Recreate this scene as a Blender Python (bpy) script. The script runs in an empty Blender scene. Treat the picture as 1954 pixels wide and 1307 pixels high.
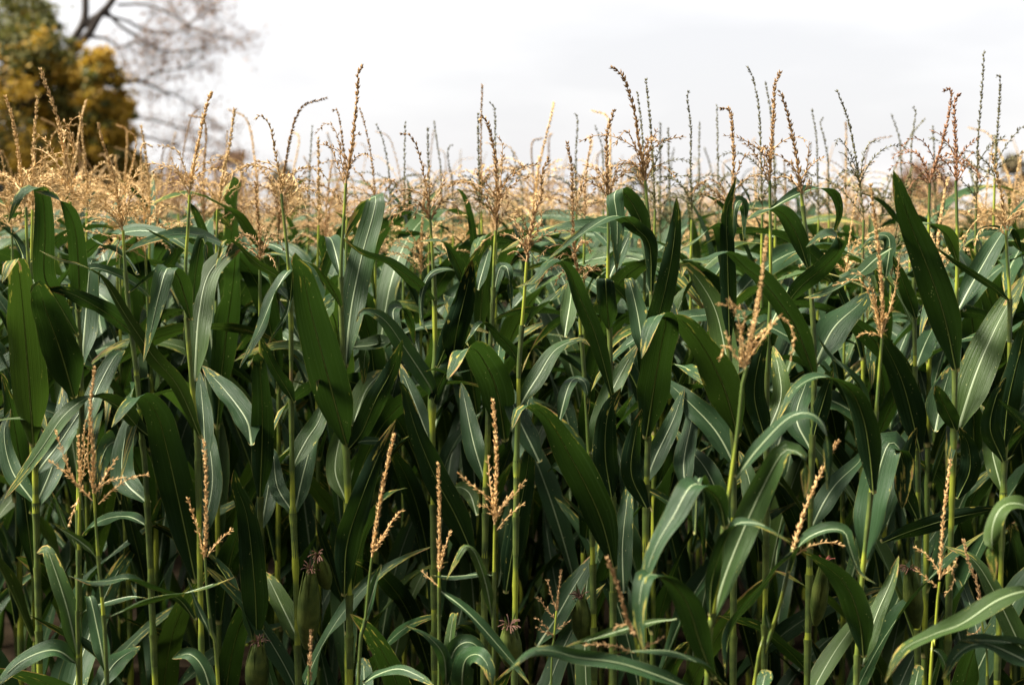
import bpy, math, random
import numpy as np
from mathutils import Vector

rng = np.random.default_rng(7)
random.seed(7)
sc = bpy.context.scene
COL = sc.collection
R = math.radians

# ------------------------------------------------------------------ camera, world, sun, exposure
CAM_H, PITCH, LENS = 1.80, 5.1, 50.0
FPX = LENS / 36.0 * 1954
cam = bpy.data.cameras.new('camera')
cam_o = bpy.data.objects.new('camera', cam); COL.objects.link(cam_o)
cam.lens = LENS; cam.sensor_width = 36; cam.sensor_fit = 'HORIZONTAL'
cam.clip_start = .05; cam.clip_end = 2000
cam_o.location = (0, 0, CAM_H); cam_o.rotation_euler = (R(90 - PITCH), 0, 0)
cam.dof.use_dof = True; cam.dof.focus_distance = 3.3; cam.dof.aperture_fstop = 3.2
sc.camera = cam_o

SUN_EL, SUN_AZ = 56.0, 262.0      # azimuth measured clockwise from +Y (the view direction)
w = bpy.data.worlds.new('World'); sc.world = w; w.use_nodes = True
nt = w.node_tree; nt.nodes.clear()
def nd(t, ty, **kw):
    n = t.nodes.new(ty)
    for k, v in kw.items():
        setattr(n, k, v)
    return n
out = nd(nt, 'ShaderNodeOutputWorld'); bg = nd(nt, 'ShaderNodeBackground')
sky = nd(nt, 'ShaderNodeTexSky', sky_type='NISHITA', sun_disc=False)
sky.sun_elevation = R(SUN_EL); sky.sun_rotation = R(SUN_AZ); sky.dust_density = 3; sky.air_density = 1
tc = nd(nt, 'ShaderNodeTexCoord'); mp = nd(nt, 'ShaderNodeMapping')
mp.inputs['Scale'].default_value = (1.6, 1.2, 5.5); mp.inputs['Rotation'].default_value = (0, R(14), 0); mp.inputs['Location'].default_value = (3.55, .6, .35)
nz = nd(nt, 'ShaderNodeTexNoise'); nz.inputs['Scale'].default_value = 1.5; nz.inputs['Detail'].default_value = 5; nz.inputs['Roughness'].default_value = .5
rp = nd(nt, 'ShaderNodeValToRGB')
rp.color_ramp.elements[0].position = .38; rp.color_ramp.elements[0].color = (2.38, 2.35, 2.38, 1)
rp.color_ramp.elements[1].position = .60; rp.color_ramp.elements[1].color = (3.0, 2.94, 2.92, 1)
mx = nd(nt, 'ShaderNodeMix', data_type='RGBA'); mx.inputs[0].default_value = .93
nt.links.new(tc.outputs['Generated'], mp.inputs[0]); nt.links.new(mp.outputs[0], nz.inputs['Vector'])
nt.links.new(nz.outputs['Fac'], rp.inputs[0])
nt.links.new(sky.outputs[0], mx.inputs[6]); nt.links.new(rp.outputs[0], mx.inputs[7])
nt.links.new(mx.outputs[2], bg.inputs[0]); bg.inputs[1].default_value = .1
nt.links.new(bg.outputs[0], out.inputs[0])

sun = bpy.data.lights.new('sun', 'SUN'); sun.energy = 5.0; sun.angle = R(20); sun.color = (1, .93, .82)
sun_o = bpy.data.objects.new('sun', sun); COL.objects.link(sun_o)
a_, e_ = R(SUN_AZ), R(SUN_EL)
sdir = Vector((math.sin(a_) * math.cos(e_), math.cos(a_) * math.cos(e_), math.sin(e_)))
sun_o.rotation_euler = sdir.to_track_quat('Z', 'Y').to_euler(); sun_o.location = sdir * 30

sc.view_settings.view_transform = 'Standard'; sc.view_settings.look = 'None'
sc.view_settings.exposure = 1.95; sc.view_settings.gamma = 1; sc.view_settings.use_curve_mapping = False
sc.cycles.use_denoising = True
sc.cycles.max_bounces = 7; sc.cycles.diffuse_bounces = 3; sc.cycles.glossy_bounces = 2; sc.cycles.transmission_bounces = 4

# ------------------------------------------------------------------ helpers
_ca, _sa = math.cos(R(PITCH)), math.sin(R(PITCH))
def U(px, py, d):
    """photo pixel -> point at depth d (metres along +Y from the camera)"""
    xc = (px - 977) / FPX; yc = -(py - 653.5) / FPX
    v = np.array([xc, _ca + yc * _sa, -_sa + yc * _ca])
    return v * (d / v[1]) + np.array([0, 0, CAM_H])
CAMP = np.array([0, 0, CAM_H])
def nrm(v):
    return v / (np.linalg.norm(v, axis=-1, keepdims=True) + 1e-12)
def tag(o, label=None, cat=None, group=None, kind=None):
    if label: o['label'] = label
    if cat: o['category'] = cat
    if group: o['group'] = group
    if kind: o['kind'] = kind
    return o
def link(name, me, parent=None, loc=(0, 0, 0)):
    o = bpy.data.objects.new(name, me); COL.objects.link(o)
    o.location = loc
    if parent: o.parent = parent
    return o
def empty(name, loc):
    return link(name, None, None, tuple(loc))
def mesh(name, V, F, mats, uv=None, mi=None, smooth=True):
    me = bpy.data.meshes.new(name)
    V = np.asarray(V, dtype=np.float32)
    if isinstance(F, np.ndarray):
        n, k = F.shape
        me.vertices.add(len(V)); me.vertices.foreach_set('co', V.ravel())
        me.loops.add(n * k); me.loops.foreach_set('vertex_index', F.astype(np.int32).ravel())
        me.polygons.add(n); me.polygons.foreach_set('loop_start', np.arange(0, n * k, k, dtype=np.int32))
        flat = F.ravel()
    else:
        me.from_pydata(V.tolist(), [], F)
        flat = np.array([i for f in F for i in f])
        n = len(F)
    for m in (mats if isinstance(mats, (list, tuple)) else [mats]):
        me.materials.append(m)
    if mi is not None: me.polygons.foreach_set('material_index', np.asarray(mi, dtype=np.int32))
    me.polygons.foreach_set('use_smooth', np.full(n, smooth))
    if uv is not None:
        l = me.uv_layers.new(name='UVMap')
        l.data.foreach_set('uv', np.asarray(uv, dtype=np.float32)[flat].ravel())
    me.update(calc_edges=True); me.validate()
    return me
def crom(P, n, sub=12):
    """Catmull-Rom through P (m x c), resampled to n points of equal arc length of the first 3 columns"""
    P = np.asarray(P, float)
    if len(P) == 2:
        t = np.linspace(0, 1, n)[:, None]
        return P[0] * (1 - t) + P[1] * t
    Q = np.vstack([2 * P[0] - P[1], P, 2 * P[-1] - P[-2]])
    o = []
    for i in range(len(P) - 1):
        p0, p1, p2, p3 = Q[i:i + 4]
        t = np.linspace(0, 1, sub, endpoint=False)[:, None]
        o.append(.5 * ((2 * p1) + (-p0 + p2) * t + (2 * p0 - 5 * p1 + 4 * p2 - p3) * t ** 2 + (-p0 + 3 * p1 - 3 * p2 + p3) * t ** 3))
    o = np.vstack(o + [P[-1:]])
    s = np.concatenate([[0], np.cumsum(np.linalg.norm(np.diff(o[:, :3], axis=0), axis=1))])
    tt = np.linspace(0, s[-1], n)
    return np.stack([np.interp(tt, s, o[:, c]) for c in range(o.shape[1])], 1)
def tangents(P):
    return nrm(np.gradient(P, axis=0))
def tube(P, rad, sides=8):
    P = np.asarray(P, float); n = len(P)
    rad = np.broadcast_to(np.asarray(rad, float), (n,))
    T = tangents(P)
    ref = np.array([0, 1.0, 0]) if abs(T[0][1]) < .9 else np.array([1.0, 0, 0])
    A = nrm(np.cross(T, ref)); B = np.cross(T, A)
    th = np.linspace(0, 2 * np.pi, sides, endpoint=False)
    V = P[:, None, :] + rad[:, None, None] * (np.cos(th)[None, :, None] * A[:, None, :] + np.sin(th)[None, :, None] * B[:, None, :])
    i = np.arange(n - 1)[:, None] * sides; j = np.arange(sides)[None, :]
    F = np.stack([i + j, i + (j + 1) % sides, i + sides + (j + 1) % sides, i + sides + j], -1).reshape(-1, 4)
    uv = np.stack(np.broadcast_arrays((np.arange(sides) / sides)[None, :], np.linspace(0, 1, n)[:, None]), -1).reshape(-1, 2)
    return V.reshape(-1, 3), F, uv
def cat(parts):
    V, F, UVs, k = [], [], [], 0
    for p in parts:
        V.append(p[0]); F.append(p[1] + k); UVs.append(p[2] if len(p) > 2 and p[2] is not None else np.zeros((len(p[0]), 2))); k += len(p[0])
    return np.vstack(V), np.vstack(F), np.vstack(UVs)

# ------------------------------------------------------------------ materials
def newmat(name):
    m = bpy.data.materials.new(name); m.use_nodes = True; t = m.node_tree; t.nodes.clear()
    o = nd(t, 'ShaderNodeOutputMaterial'); return m, t, o
def math_(t, op, a, b=None, c=None, clamp=False):
    n = nd(t, 'ShaderNodeMath', operation=op, use_clamp=clamp)
    for i, v in enumerate((a, b, c)):
        if v is None: continue
        if isinstance(v, (int, float)): n.inputs[i].default_value = v
        else: t.links.new(v, n.inputs[i])
    return n.outputs[0]
def mixc(t, f, a, b):
    n = nd(t, 'ShaderNodeMix', data_type='RGBA')
    for i, v in ((0, f), (6, a), (7, b)):
        if isinstance(v, (int, float)): n.inputs[i].default_value = v
        elif isinstance(v, tuple): n.inputs[i].default_value = (*v, 1) if len(v) == 3 else v
        else: t.links.new(v, n.inputs[i])
    return n.outputs[2]
def sstep(t, x, a, b):
    n = nd(t, 'ShaderNodeMapRange', interpolation_type='SMOOTHSTEP')
    t.links.new(x, n.inputs[0]); n.inputs[1].default_value = a; n.inputs[2].default_value = b
    return n.outputs[0]
def noise(t, vec, scale, detail=3, rough=.55):
    n = nd(t, 'ShaderNodeTexNoise'); n.inputs['Scale'].default_value = scale; n.inputs['Detail'].default_value = detail; n.inputs['Roughness'].default_value = rough
    if vec is not None: t.links.new(vec, n.inputs['Vector'])
    return n.outputs['Fac']
def vmap(t, vec, scale, loc=None):
    n = nd(t, 'ShaderNodeVectorMath', operation='MULTIPLY_ADD'); t.links.new(vec, n.inputs[0]); n.inputs[1].default_value = scale
    if loc is not None: t.links.new(loc, n.inputs[2])
    return n.outputs[0]

def leaf_mat():
    m, t, o = newmat('corn_leaf')
    tc = nd(t, 'ShaderNodeTexCoord'); oi = nd(t, 'ShaderNodeObjectInfo'); ge = nd(t, 'ShaderNodeNewGeometry')
    sx = nd(t, 'ShaderNodeSeparateXYZ'); t.links.new(tc.outputs['UV'], sx.inputs[0])
    uu = math_(t, 'ABSOLUTE', math_(t, 'MULTIPLY_ADD', sx.outputs[0], 2, -1)); v = sx.outputs[1]
    off = nd(t, 'ShaderNodeCombineXYZ')
    for i, k in enumerate((37., 53., 11.)): t.links.new(math_(t, 'MULTIPLY', oi.outputs['Random'], k), off.inputs[i])
    stripe = noise(t, vmap(t, tc.outputs['UV'], (70, 1.5, 1), off.outputs[0]), 1, 2)
    stripe2 = noise(t, vmap(t, tc.outputs['UV'], (22, .8, 1), off.outputs[0]), 1, 2)
    blot = noise(t, vmap(t, tc.outputs['UV'], (5, 9, 1), off.outputs[0]), 1, 4, .6)
    big = noise(t, vmap(t, tc.outputs['UV'], (2, 3, 1), off.outputs[0]), 1, 2)
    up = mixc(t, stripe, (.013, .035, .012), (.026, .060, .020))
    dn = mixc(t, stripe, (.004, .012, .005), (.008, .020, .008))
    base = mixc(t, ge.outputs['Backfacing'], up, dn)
    base = mixc(t, math_(t, 'MULTIPLY', sstep(t, stripe2, .5, .75), .35), base, (.045, .080, .030))
    base = mixc(t, math_(t, 'MULTIPLY', sstep(t, big, .45, .8), .4), base, (.012, .028, .012))
    base = mixc(t, math_(t, 'MULTIPLY', sstep(t, oi.outputs['Random'], .7, 1.0), .6), base, (.050, .082, .012))
    # pale midrib: broad and white above, narrow and yellow green below
    mb = math_(t, 'SUBTRACT', 1.0, sstep(t, math_(t, 'DIVIDE', uu, math_(t, 'MULTIPLY_ADD', math_(t, 'SUBTRACT', 1.0, v), .046, .006)), .30, 1.5))
    base = mixc(t, math_(t, 'MULTIPLY', mb, .6), base, mixc(t, ge.outputs['Backfacing'], (.22, .28, .14), (.11, .16, .03)))
    # margin, necrosis, specks
    edge = math_(t, 'MULTIPLY', sstep(t, uu, .955, .99), sstep(t, blot, .42, .58))
    base = mixc(t, math_(t, 'MULTIPLY', edge, .8), base, (.13, .14, .04))
    nec = math_(t, 'ADD', math_(t, 'MULTIPLY', sstep(t, v, .55, 1.0), .20), math_(t, 'MULTIPLY', sstep(t, uu, .55, 1.0), .08))
    nec = math_(t, 'ADD', nec, math_(t, 'MULTIPLY', oi.outputs['Random'], .07))
    nec = math_(t, 'ADD', nec, blot)
    base = mixc(t, sstep(t, nec, .76, .83), base, (.30, .27, .05))
    brown = sstep(t, nec, .83, .88)
    base = mixc(t, brown, base, (.24, .14, .06))
    vo = nd(t, 'ShaderNodeTexVoronoi'); vo.inputs['Scale'].default_value = 1
    t.links.new(vmap(t, tc.outputs['UV'], (9, 55, 1), off.outputs[0]), vo.inputs['Vector'])
    spn = noise(t, vmap(t, tc.outputs['UV'], (4, 6, 1), off.outputs[0]), 1.3, 1)
    sp = math_(t, 'MULTIPLY', math_(t, 'SUBTRACT', 1.0, sstep(t, vo.outputs['Distance'], .10, .17)), sstep(t, spn, .60, .66))
    base = mixc(t, math_(t, 'MULTIPLY', sp, .8), base, (.40, .40, .16))
    base = mixc(t, math_(t, 'SUBTRACT', 1.0, sstep(t, v, .006, .022)), base, (.40, .36, .14))
    bm = nd(t, 'ShaderNodeBump'); bm.inputs['Strength'].default_value = .6; bm.inputs['Distance'].default_value = .002
    t.links.new(math_(t, 'ADD', stripe, math_(t, 'MULTIPLY', stripe2, .8)), bm.inputs['Height'])
    p = nd(t, 'ShaderNodeBsdfPrincipled')
    t.links.new(base, p.inputs['Base Color']); t.links.new(bm.outputs[0], p.inputs['Normal'])
    t.links.new(math_(t, 'ADD', math_(t, 'MULTIPLY', stripe2, .30), math_(t, 'MULTIPLY_ADD', ge.outputs['Backfacing'], .08, .29)), p.inputs['Roughness'])
    t.links.new(math_(t, 'MULTIPLY_ADD', ge.outputs['Backfacing'], -.12, .18), p.inputs['Specular IOR Level'])
    tr = nd(t, 'ShaderNodeBsdfTranslucent')
    t.links.new(mixc(t, brown, mixc(t, .30, base, (.09, .20, .010)), base), tr.inputs['Color']); t.links.new(bm.outputs[0], tr.inputs['Normal'])
    ms = nd(t, 'ShaderNodeMixShader'); ms.inputs[0].default_value = .18
    t.links.new(p.outputs[0], ms.inputs[1]); t.links.new(tr.outputs[0], ms.inputs[2]); t.links.new(ms.outputs[0], o.inputs[0])
    return m
def rib_mat(name, c):
    m, t, o = newmat(name)
    tc = nd(t, 'ShaderNodeTexCoord'); n = noise(t, vmap(t, tc.outputs['Object'], (40, 40, 40)), 1, 2)
    p = nd(t, 'ShaderNodeBsdfPrincipled'); t.links.new(mixc(t, n, tuple(x * .72 for x in c), c), p.inputs['Base Color']); p.inputs['Roughness'].default_value = .5
    t.links.new(p.outputs[0], o.inputs[0]); return m
def stalk_mat():
    m, t, o = newmat('corn_stalk')
    tc = nd(t, 'ShaderNodeTexCoord'); oi = nd(t, 'ShaderNodeObjectInfo')
    off = nd(t, 'ShaderNodeCombineXYZ'); t.links.new(math_(t, 'MULTIPLY', oi.outputs['Random'], 31), off.inputs[2])
    lon = noise(t, vmap(t, tc.outputs['Object'], (8, 8, 6), off.outputs[0]), 1, 3)
    fib = noise(t, vmap(t, tc.outputs['UV'], (26, 3, 1), off.outputs[0]), 1, 2)
    spt = noise(t, vmap(t, tc.outputs['Object'], (160, 160, 90), off.outputs[0]), 1, 2)
    base = mixc(t, fib, (.17, .21, .018), (.31, .34, .035))
    base = mixc(t, math_(t, 'MULTIPLY', sstep(t, lon, .42, .54), .88), base, (.045, .08, .018))
    base = mixc(t, math_(t, 'MULTIPLY', sstep(t, lon, .64, .74), .7), base, (.16, .085, .04))
    base = mixc(t, math_(t, 'MULTIPLY', sstep(t, spt, .69, .74), .7), base, (.09, .05, .02))
    p = nd(t, 'ShaderNodeBsdfPrincipled'); t.links.new(base, p.inputs['Base Color']); p.inputs['Roughness'].default_value = .42
    t.links.new(p.outputs[0], o.inputs[0]); return m
def tassel_mat():
    m, t, o = newmat('dry_tassel')
    ge = nd(t, 'ShaderNodeNewGeometry'); oi = nd(t, 'ShaderNodeObjectInfo')
    r = ge.outputs['Random Per Island']
    k = nd(t, 'ShaderNodeMix', data_type='RGBA', blend_type='MULTIPLY'); k.inputs[0].default_value = 1
    c = mixc(t, r, (.55, .48, .40), (1.1, 1.1, 1.1)); t.links.new(c, k.inputs[6]); t.links.new(oi.outputs['Color'], k.inputs[7])
    d = nd(t, 'ShaderNodeBsdfPrincipled'); t.links.new(k.outputs[2], d.inputs['Base Color']); d.inputs['Roughness'].default_value = .65; d.inputs['Specular IOR Level'].default_value = .25
    tr = nd(t, 'ShaderNodeBsdfTranslucent'); t.links.new(k.outputs[2], tr.inputs[0])
    ms = nd(t, 'ShaderNodeMixShader'); ms.inputs[0].default_value = .25
    t.links.new(d.outputs[0], ms.inputs[1]); t.links.new(tr.outputs[0], ms.inputs[2]); t.links.new(ms.outputs[0], o.inputs[0]); return m
def plain(name, c1, c2, scale=30, rough=.7, coord='Object', trans=0, island=False):
    m, t, o = newmat(name)
    if island:
        f = nd(t, 'ShaderNodeNewGeometry').outputs['Random Per Island']
    else:
        tc = nd(t, 'ShaderNodeTexCoord'); f = sstep(t, noise(t, vmap(t, tc.outputs[coord], (scale,) * 3), 1, 5), .3, .7)
    c = mixc(t, f, c1, c2)
    p = nd(t, 'ShaderNodeBsdfPrincipled'); t.links.new(c, p.inputs['Base Color']); p.inputs['Roughness'].default_value = rough
    if trans:
        tr = nd(t, 'ShaderNodeBsdfTranslucent'); t.links.new(c, tr.inputs[0]); ms = nd(t, 'ShaderNodeMixShader'); ms.inputs[0].default_value = trans
        t.links.new(p.outputs[0], ms.inputs[1]); t.links.new(tr.outputs[0], ms.inputs[2]); t.links.new(ms.outputs[0], o.inputs[0])
    else:
        t.links.new(p.outputs[0], o.inputs[0])
    return m
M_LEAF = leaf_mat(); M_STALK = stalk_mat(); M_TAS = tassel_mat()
M_RIBU = rib_mat('midrib_upper', (.22, .28, .14)); M_RIBD = rib_mat('midrib_lower', (.17, .23, .045))
M_HUSK = plain('husk', (.035, .06, .010), (.11, .14, .028), 22, .5, trans=.15)
M_SILK = plain('silk', (.03, .012, .008), (.12, .05, .025), 60, .8)
M_RSILK = plain('red_silk', (.20, .035, .03), (.34, .10, .07), 60, .7)
M_SHEATH = plain('leaf_sheath', (.030, .052, .010), (.085, .115, .020), 28, .5)
M_TWIG = plain('twig_bark', (.040, .022, .012), (.085, .050, .030), 6, .9)
M_RIND = plain('stalk_tassel', (.20, .26, .05), (.34, .36, .10), 25, .5)
M_SOIL = plain('soil', (.007, .005, .003), (.017, .012, .007), 9, .95)
def husk_veins(m):
    t = m.node_tree; b = nd(t, 'ShaderNodeBump'); b.inputs['Strength'].default_value = .8; b.inputs['Distance'].default_value = .002
    tc = nd(t, 'ShaderNodeTexCoord'); t.links.new(noise(t, vmap(t, tc.outputs['Object'], (260, 260, 9)), 1, 2), b.inputs['Height'])
    t.links.new(b.outputs[0], t.nodes['Principled BSDF'].inputs['Normal'])
husk_veins(M_HUSK); husk_veins(M_SHEATH)
M_SOIL.node_tree.nodes['Principled BSDF'].inputs['Specular IOR Level'].default_value = .02
M_BARK = plain('bark', (.022, .016, .012), (.055, .042, .032), 6, .9)
TONE = {'g': (.70, .50, .24, 1), 'b': (.47, .31, .15, 1), 'n': (.17, .16, .07, 1), 't': (.80, .56, .26, 1), 'r': (.42, .23, .12, 1)}

# ------------------------------------------------------------------ ground
def ground():
    xs = np.concatenate([[-600, -200, -80, -30], np.linspace(-14, 14, 40), [30, 80, 200, 600]])
    ys = np.concatenate([[-300, -60, -15], np.arange(-4, 46, .15), [60, 100, 200, 700]])
    X, Y = np.meshgrid(xs, ys)
    Z = np.where((Y > 1.8) & (Y < 45), .035 * np.cos((Y - 3.3) * 2 * np.pi / .7), 0) + rng.normal(0, .008, X.shape)
    n, m = X.shape
    V = np.stack([X, Y, Z], -1).reshape(-1, 3)
    i = np.arange(n - 1)[:, None] * m; j = np.arange(m - 1)[None, :]
    F = np.stack([i + j, i + j + 1, i + m + j + 1, i + m + j], -1).reshape(-1, 4)
    o = link('ground', mesh('ground', V, F, M_SOIL)); tag(o, 'brown ploughed soil the corn grows from', 'ground', kind='structure')
ground()

# ------------------------------------------------------------------ leaf surface
UA = np.array([-1, -.82, -.5, -.22, 0, .22, .5, .82, 1])
def leaf_geo(P, N, w, r0=.008, fold=None, ruff=.006, seed=0, taper=.72, ribs=True):
    """ribbon along P (n x 3) with upper-side normals N; w = greatest width (m). Local to P[0]'s frame given."""
    g = np.random.default_rng(seed)
    n = len(P); v = np.linspace(0, 1, n)
    T = tangents(P); N = nrm(N - (N * T).sum(1, keepdims=True) * T); W = np.cross(T, N)
    rl = np.clip((v - .1) / .2, 0, 1) * (g.uniform(.10, .28) * np.sin(g.uniform(4, 9) * v + g.uniform(0, 6)) + g.uniform(.03, .09) * np.sin(g.uniform(14, 22) * v))
    N = N * np.cos(rl)[:, None] + W * np.sin(rl)[:, None]; W = np.cross(T, N)
    rise = np.clip(v / .26, 0, 1); rise = rise * rise * (3 - 2 * rise)
    fall = np.where(v > .30, 1 - ((v - .30) / .70) ** 1.7, 1)
    h = w / 2 * (.42 + .58 * rise) * np.clip(fall, 0, 1) ** taper
    h[-1] = .0004
    A = np.interp(v, [0, .05, .13, .45, .8, 1], [R(210), R(150), R(78), R(g.uniform(32, 58)) if fold is None else R(fold), R(g.uniform(25, 50)), R(20)])
    h = np.where(v < .13, np.minimum(h, np.interp(v, [0, .13], [r0 * A[0] / 2 * 1.08, w])), h)
    L = np.linalg.norm(np.diff(P, axis=0), axis=1).sum()
    s = v * L
    def S(u, extra=0):
        th = u * A / 2; Rr = h / (A / 2)
        return P + W * (Rr * np.sin(th))[:, None] + N * (Rr * (1 - np.cos(th)) + extra)[:, None]
    ph = g.uniform(0, 6.28, 2); fr = g.uniform(16, 26, 2); env = np.sin(np.pi * np.clip(v, 0, 1)) ** .7 * np.clip((v - .06) / .2, 0, 1)
    cols = []
    for u in UA:
        k = 0 if u < 0 else 1
        ex = 1.5 * ruff * abs(u) ** 2 * env * np.sin(ph[k] + fr[k] * s + 1.3 * np.sin(7 * s + ph[1 - k]))
        cols.append(S(u, ex))
    V = np.stack(cols, 1).reshape(-1, 3)
    m = len(UA)
    i = np.arange(n - 1)[:, None] * m; j = np.arange(m - 1)[None, :]
    F = np.stack([i + j, i + j + 1, i + m + j + 1, i + m + j], -1).reshape(-1, 4)   # front face = upper side
    uv = np.stack(np.broadcast_arrays((UA * .5 + .5)[None, :], v[:, None]), -1).reshape(-1, 2)
    rib = None
    if ribs:
        kk = v <= .86; nn = kk.sum()
        mw = np.minimum((w * .027 + .0004) * (1 - v / .9).clip(0) ** 1.15 + .0004, h * .8)
        uu = mw / np.maximum(h, 1e-5)
        up = [S(-uu, .0003)[kk], S(uu * 0, .0011)[kk], S(uu, .0003)[kk]]
        lo = [S(-uu * .55, -.0004)[kk], (P - N * (.0008 + mw * .55)[:, None])[kk], S(uu * .55, -.0004)[kk]]
        VV = np.stack(up + lo, 1).reshape(-1, 3)
        i = np.arange(nn - 1)[:, None] * 6
        q = []
        for a, b in ((0, 1), (1, 2)): q.append(np.stack([i[:, 0] + a, i[:, 0] + b, i[:, 0] + 6 + b, i[:, 0] + 6 + a], -1))
        for a, b in ((4, 3), (5, 4)): q.append(np.stack([i[:, 0] + a, i[:, 0] + b, i[:, 0] + 6 + b, i[:, 0] + 6 + a], -1))
        rib = (VV, np.vstack(q), np.repeat([0, 0, 1, 1], nn - 1))
    return V, F, uv, rib
def add_leaf(parent, P, N, w, org, **kw):
    V, F, uv, rib = leaf_geo(P, N, w, **kw)
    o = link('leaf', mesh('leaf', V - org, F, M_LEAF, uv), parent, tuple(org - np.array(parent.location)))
    if rib is not None:
        link('midrib', mesh('midrib', rib[0] - org, rib[1], [M_RIBU, M_RIBD], mi=rib[2]), o)
    return o

# ------------------------------------------------------------------ stalk, tassel, ear
def stalk_geo(P, ra, rb, nodes, n=None):
    """P from the ground up; nodes = heights along (indices of z) that bulge"""
    L = np.linalg.norm(np.diff(P, axis=0), axis=1).sum()
    Q = crom(P, n or max(12, int(L / .03)))
    t = np.linspace(0, 1, len(Q))
    rad = rb + (ra - rb) * t ** 1.3
    for z in nodes:
        k = Q[:, 2] - z
        rad = rad * (1 + .28 * np.exp(-(k / .010) ** 2) + .16 * np.exp(-((k + .07) / .06) ** 2))
    return tube(Q, rad, 9)
OCT_V = np.array([[0, 0, -.5], [.5, 0, -.08], [0, .5, -.08], [-.5, 0, -.08], [0, -.5, -.08], [0, 0, .5]])
OCT_F = np.array([[0, 2, 1], [0, 3, 2], [0, 4, 3], [0, 1, 4], [5, 1, 2], [5, 2, 3], [5, 3, 4], [5, 4, 1]])
def spikelets(P, start, step, ranks, length, width, out, g, tip_scale=.7):
    """grain-like florets along P; returns triangles"""
    L = np.linalg.norm(np.diff(P, axis=0), axis=1).sum()
    n = max(3, int(L * (1 - start) / step))
    Q = crom(P, 60); T = tangents(Q)
    tt = start + (1 - start) * (np.arange(n) + g.uniform(-.3, .3, n)).clip(0) / n
    C, D, S = [], [], []
    for k in range(ranks):
        f = tt * 59
        c = np.stack([np.interp(f, np.arange(60), Q[:, a]) for a in range(3)], 1)
        tg = nrm(np.stack([np.interp(f, np.arange(60), T[:, a]) for a in range(3)], 1))
        ref = nrm(np.cross(tg, np.array([.3, .9, .2]))); bi = np.cross(tg, ref)
        an = g.uniform(0, 6.28) + 2 * np.pi * k / ranks + np.arange(n) * 2.1 + g.normal(0, .4, n)
        rd = ref * np.cos(an)[:, None] + bi * np.sin(an)[:, None]
        op = g.normal(out, .18, n)[:, None]
        d = nrm(tg + rd * op)
        sc_ = length * g.uniform(.75, 1.2, n) * (1 - (1 - tip_scale) * tt)
        C.append(c + d * sc_[:, None] * .45 + rd * .0008); D.append(d); S.append(sc_)
    C = np.vstack(C); D = np.vstack(D); S = np.concatenate(S)
    keep = g.random(len(C)) > .07
    C, D, S = C[keep], D[keep], S[keep]
    X = nrm(np.cross(D, np.array([.21, .4, .88]))); Y = np.cross(D, X)
    wd = width * g.uniform(.7, 1.25, len(C))
    V = C[:, None, :] + OCT_V[None, :, 0:1] * (X * wd[:, None])[:, None, :] + OCT_V[None, :, 1:2] * (Y * wd[:, None] * .7)[:, None, :] + OCT_V[None, :, 2:3] * (D * S[:, None])[:, None, :]
    F = (OCT_F[None] + (np.arange(len(C)) * 6)[:, None, None]).reshape(-1, 3)
    return V.reshape(-1, 3), F
def spike_geo(P, g, kind='spike', s=1.0):
    """axis tube (as triangles) and florets"""
    Q = crom(P, 26)
    tv, tf, _ = tube(Q, np.linspace(.0022 if kind == 'spike' else .0012, .0006, len(Q)) * s, 5)
    tf = np.vstack([tf[:, [0, 1, 2]], tf[:, [0, 2, 3]]])
    if kind == 'spike':
        sv, sf = spikelets(Q, .03, .0062 * s, 5, .0132 * s, .0042 * s, .52, g)
    elif kind == 'thin':
        sv, sf = spikelets(Q, .05, .0072 * s, 4, .0115 * s, .0036 * s, .42, g)
    else:
        sv, sf = spikelets(Q, .08, .0082 * s, 2, .0130 * s, .0038 * s, .75, g)
    return np.vstack([tv, sv]), np.vstack([tf, sf + len(tv)])
def rand_branches(base, up, n, L, g, spread=.9, droop=1.0, axis=None):
    """list of polylines springing from the lower part of the axis"""
    out = []
    ref = nrm(np.cross(up, np.array([.2, 1, .1]))); bi = np.cross(up, ref)
    for i in range(n):
        t = g.uniform(0, .30)
        st = base if axis is None else np.array([np.interp(t, np.linspace(0, 1, len(axis)), axis[:, a]) for a in range(3)])
        an = 2.4 * i + g.uniform(-.5, .5); rd = ref * math.cos(an) + bi * math.sin(an)
        ln = L * g.uniform(.65, 1.15); el = g.uniform(.45, 1.1) * spread
        d = nrm(up * math.cos(el) + rd * math.sin(el)); p = st.copy(); pts = [p.copy()]
        dr = droop * g.uniform(.5, 1.5)
        for q in range(7):
            p = p + d * ln / 7; pts.append(p.copy())
            d = nrm(d + np.array([0, 0, -1.0]) * dr * .075 * (1 + q * .45) + rd * .05)
        out.append(np.array(pts))
    return out
def tassel_parts(plant, axis, branches, tone, kind='spike', seed=0, s=1.0, bkind='branch'):
    g = np.random.default_rng(seed)
    org = axis[0]; loc = tuple(org - np.array(plant.location))
    V, F = spike_geo(axis, g, kind, s)
    t = link('tassel', mesh('tassel', V - org, F, M_TAS, smooth=False), plant, loc); c = TONE[tone]
    kk = g.uniform(.88, 1.1); t.color = [min(1, x * kk) for x in c[:3]] + [1]
    for b in branches:
        V, F = spike_geo(b, g, bkind, s)
        o = link('tassel_branch', mesh('tassel_branch', V - org, F, M_TAS, smooth=False), t)
        kk = g.uniform(.85, 1.12); o.color = [min(1, x * kk) for x in c[:3]] + [1]
    return t
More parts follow.
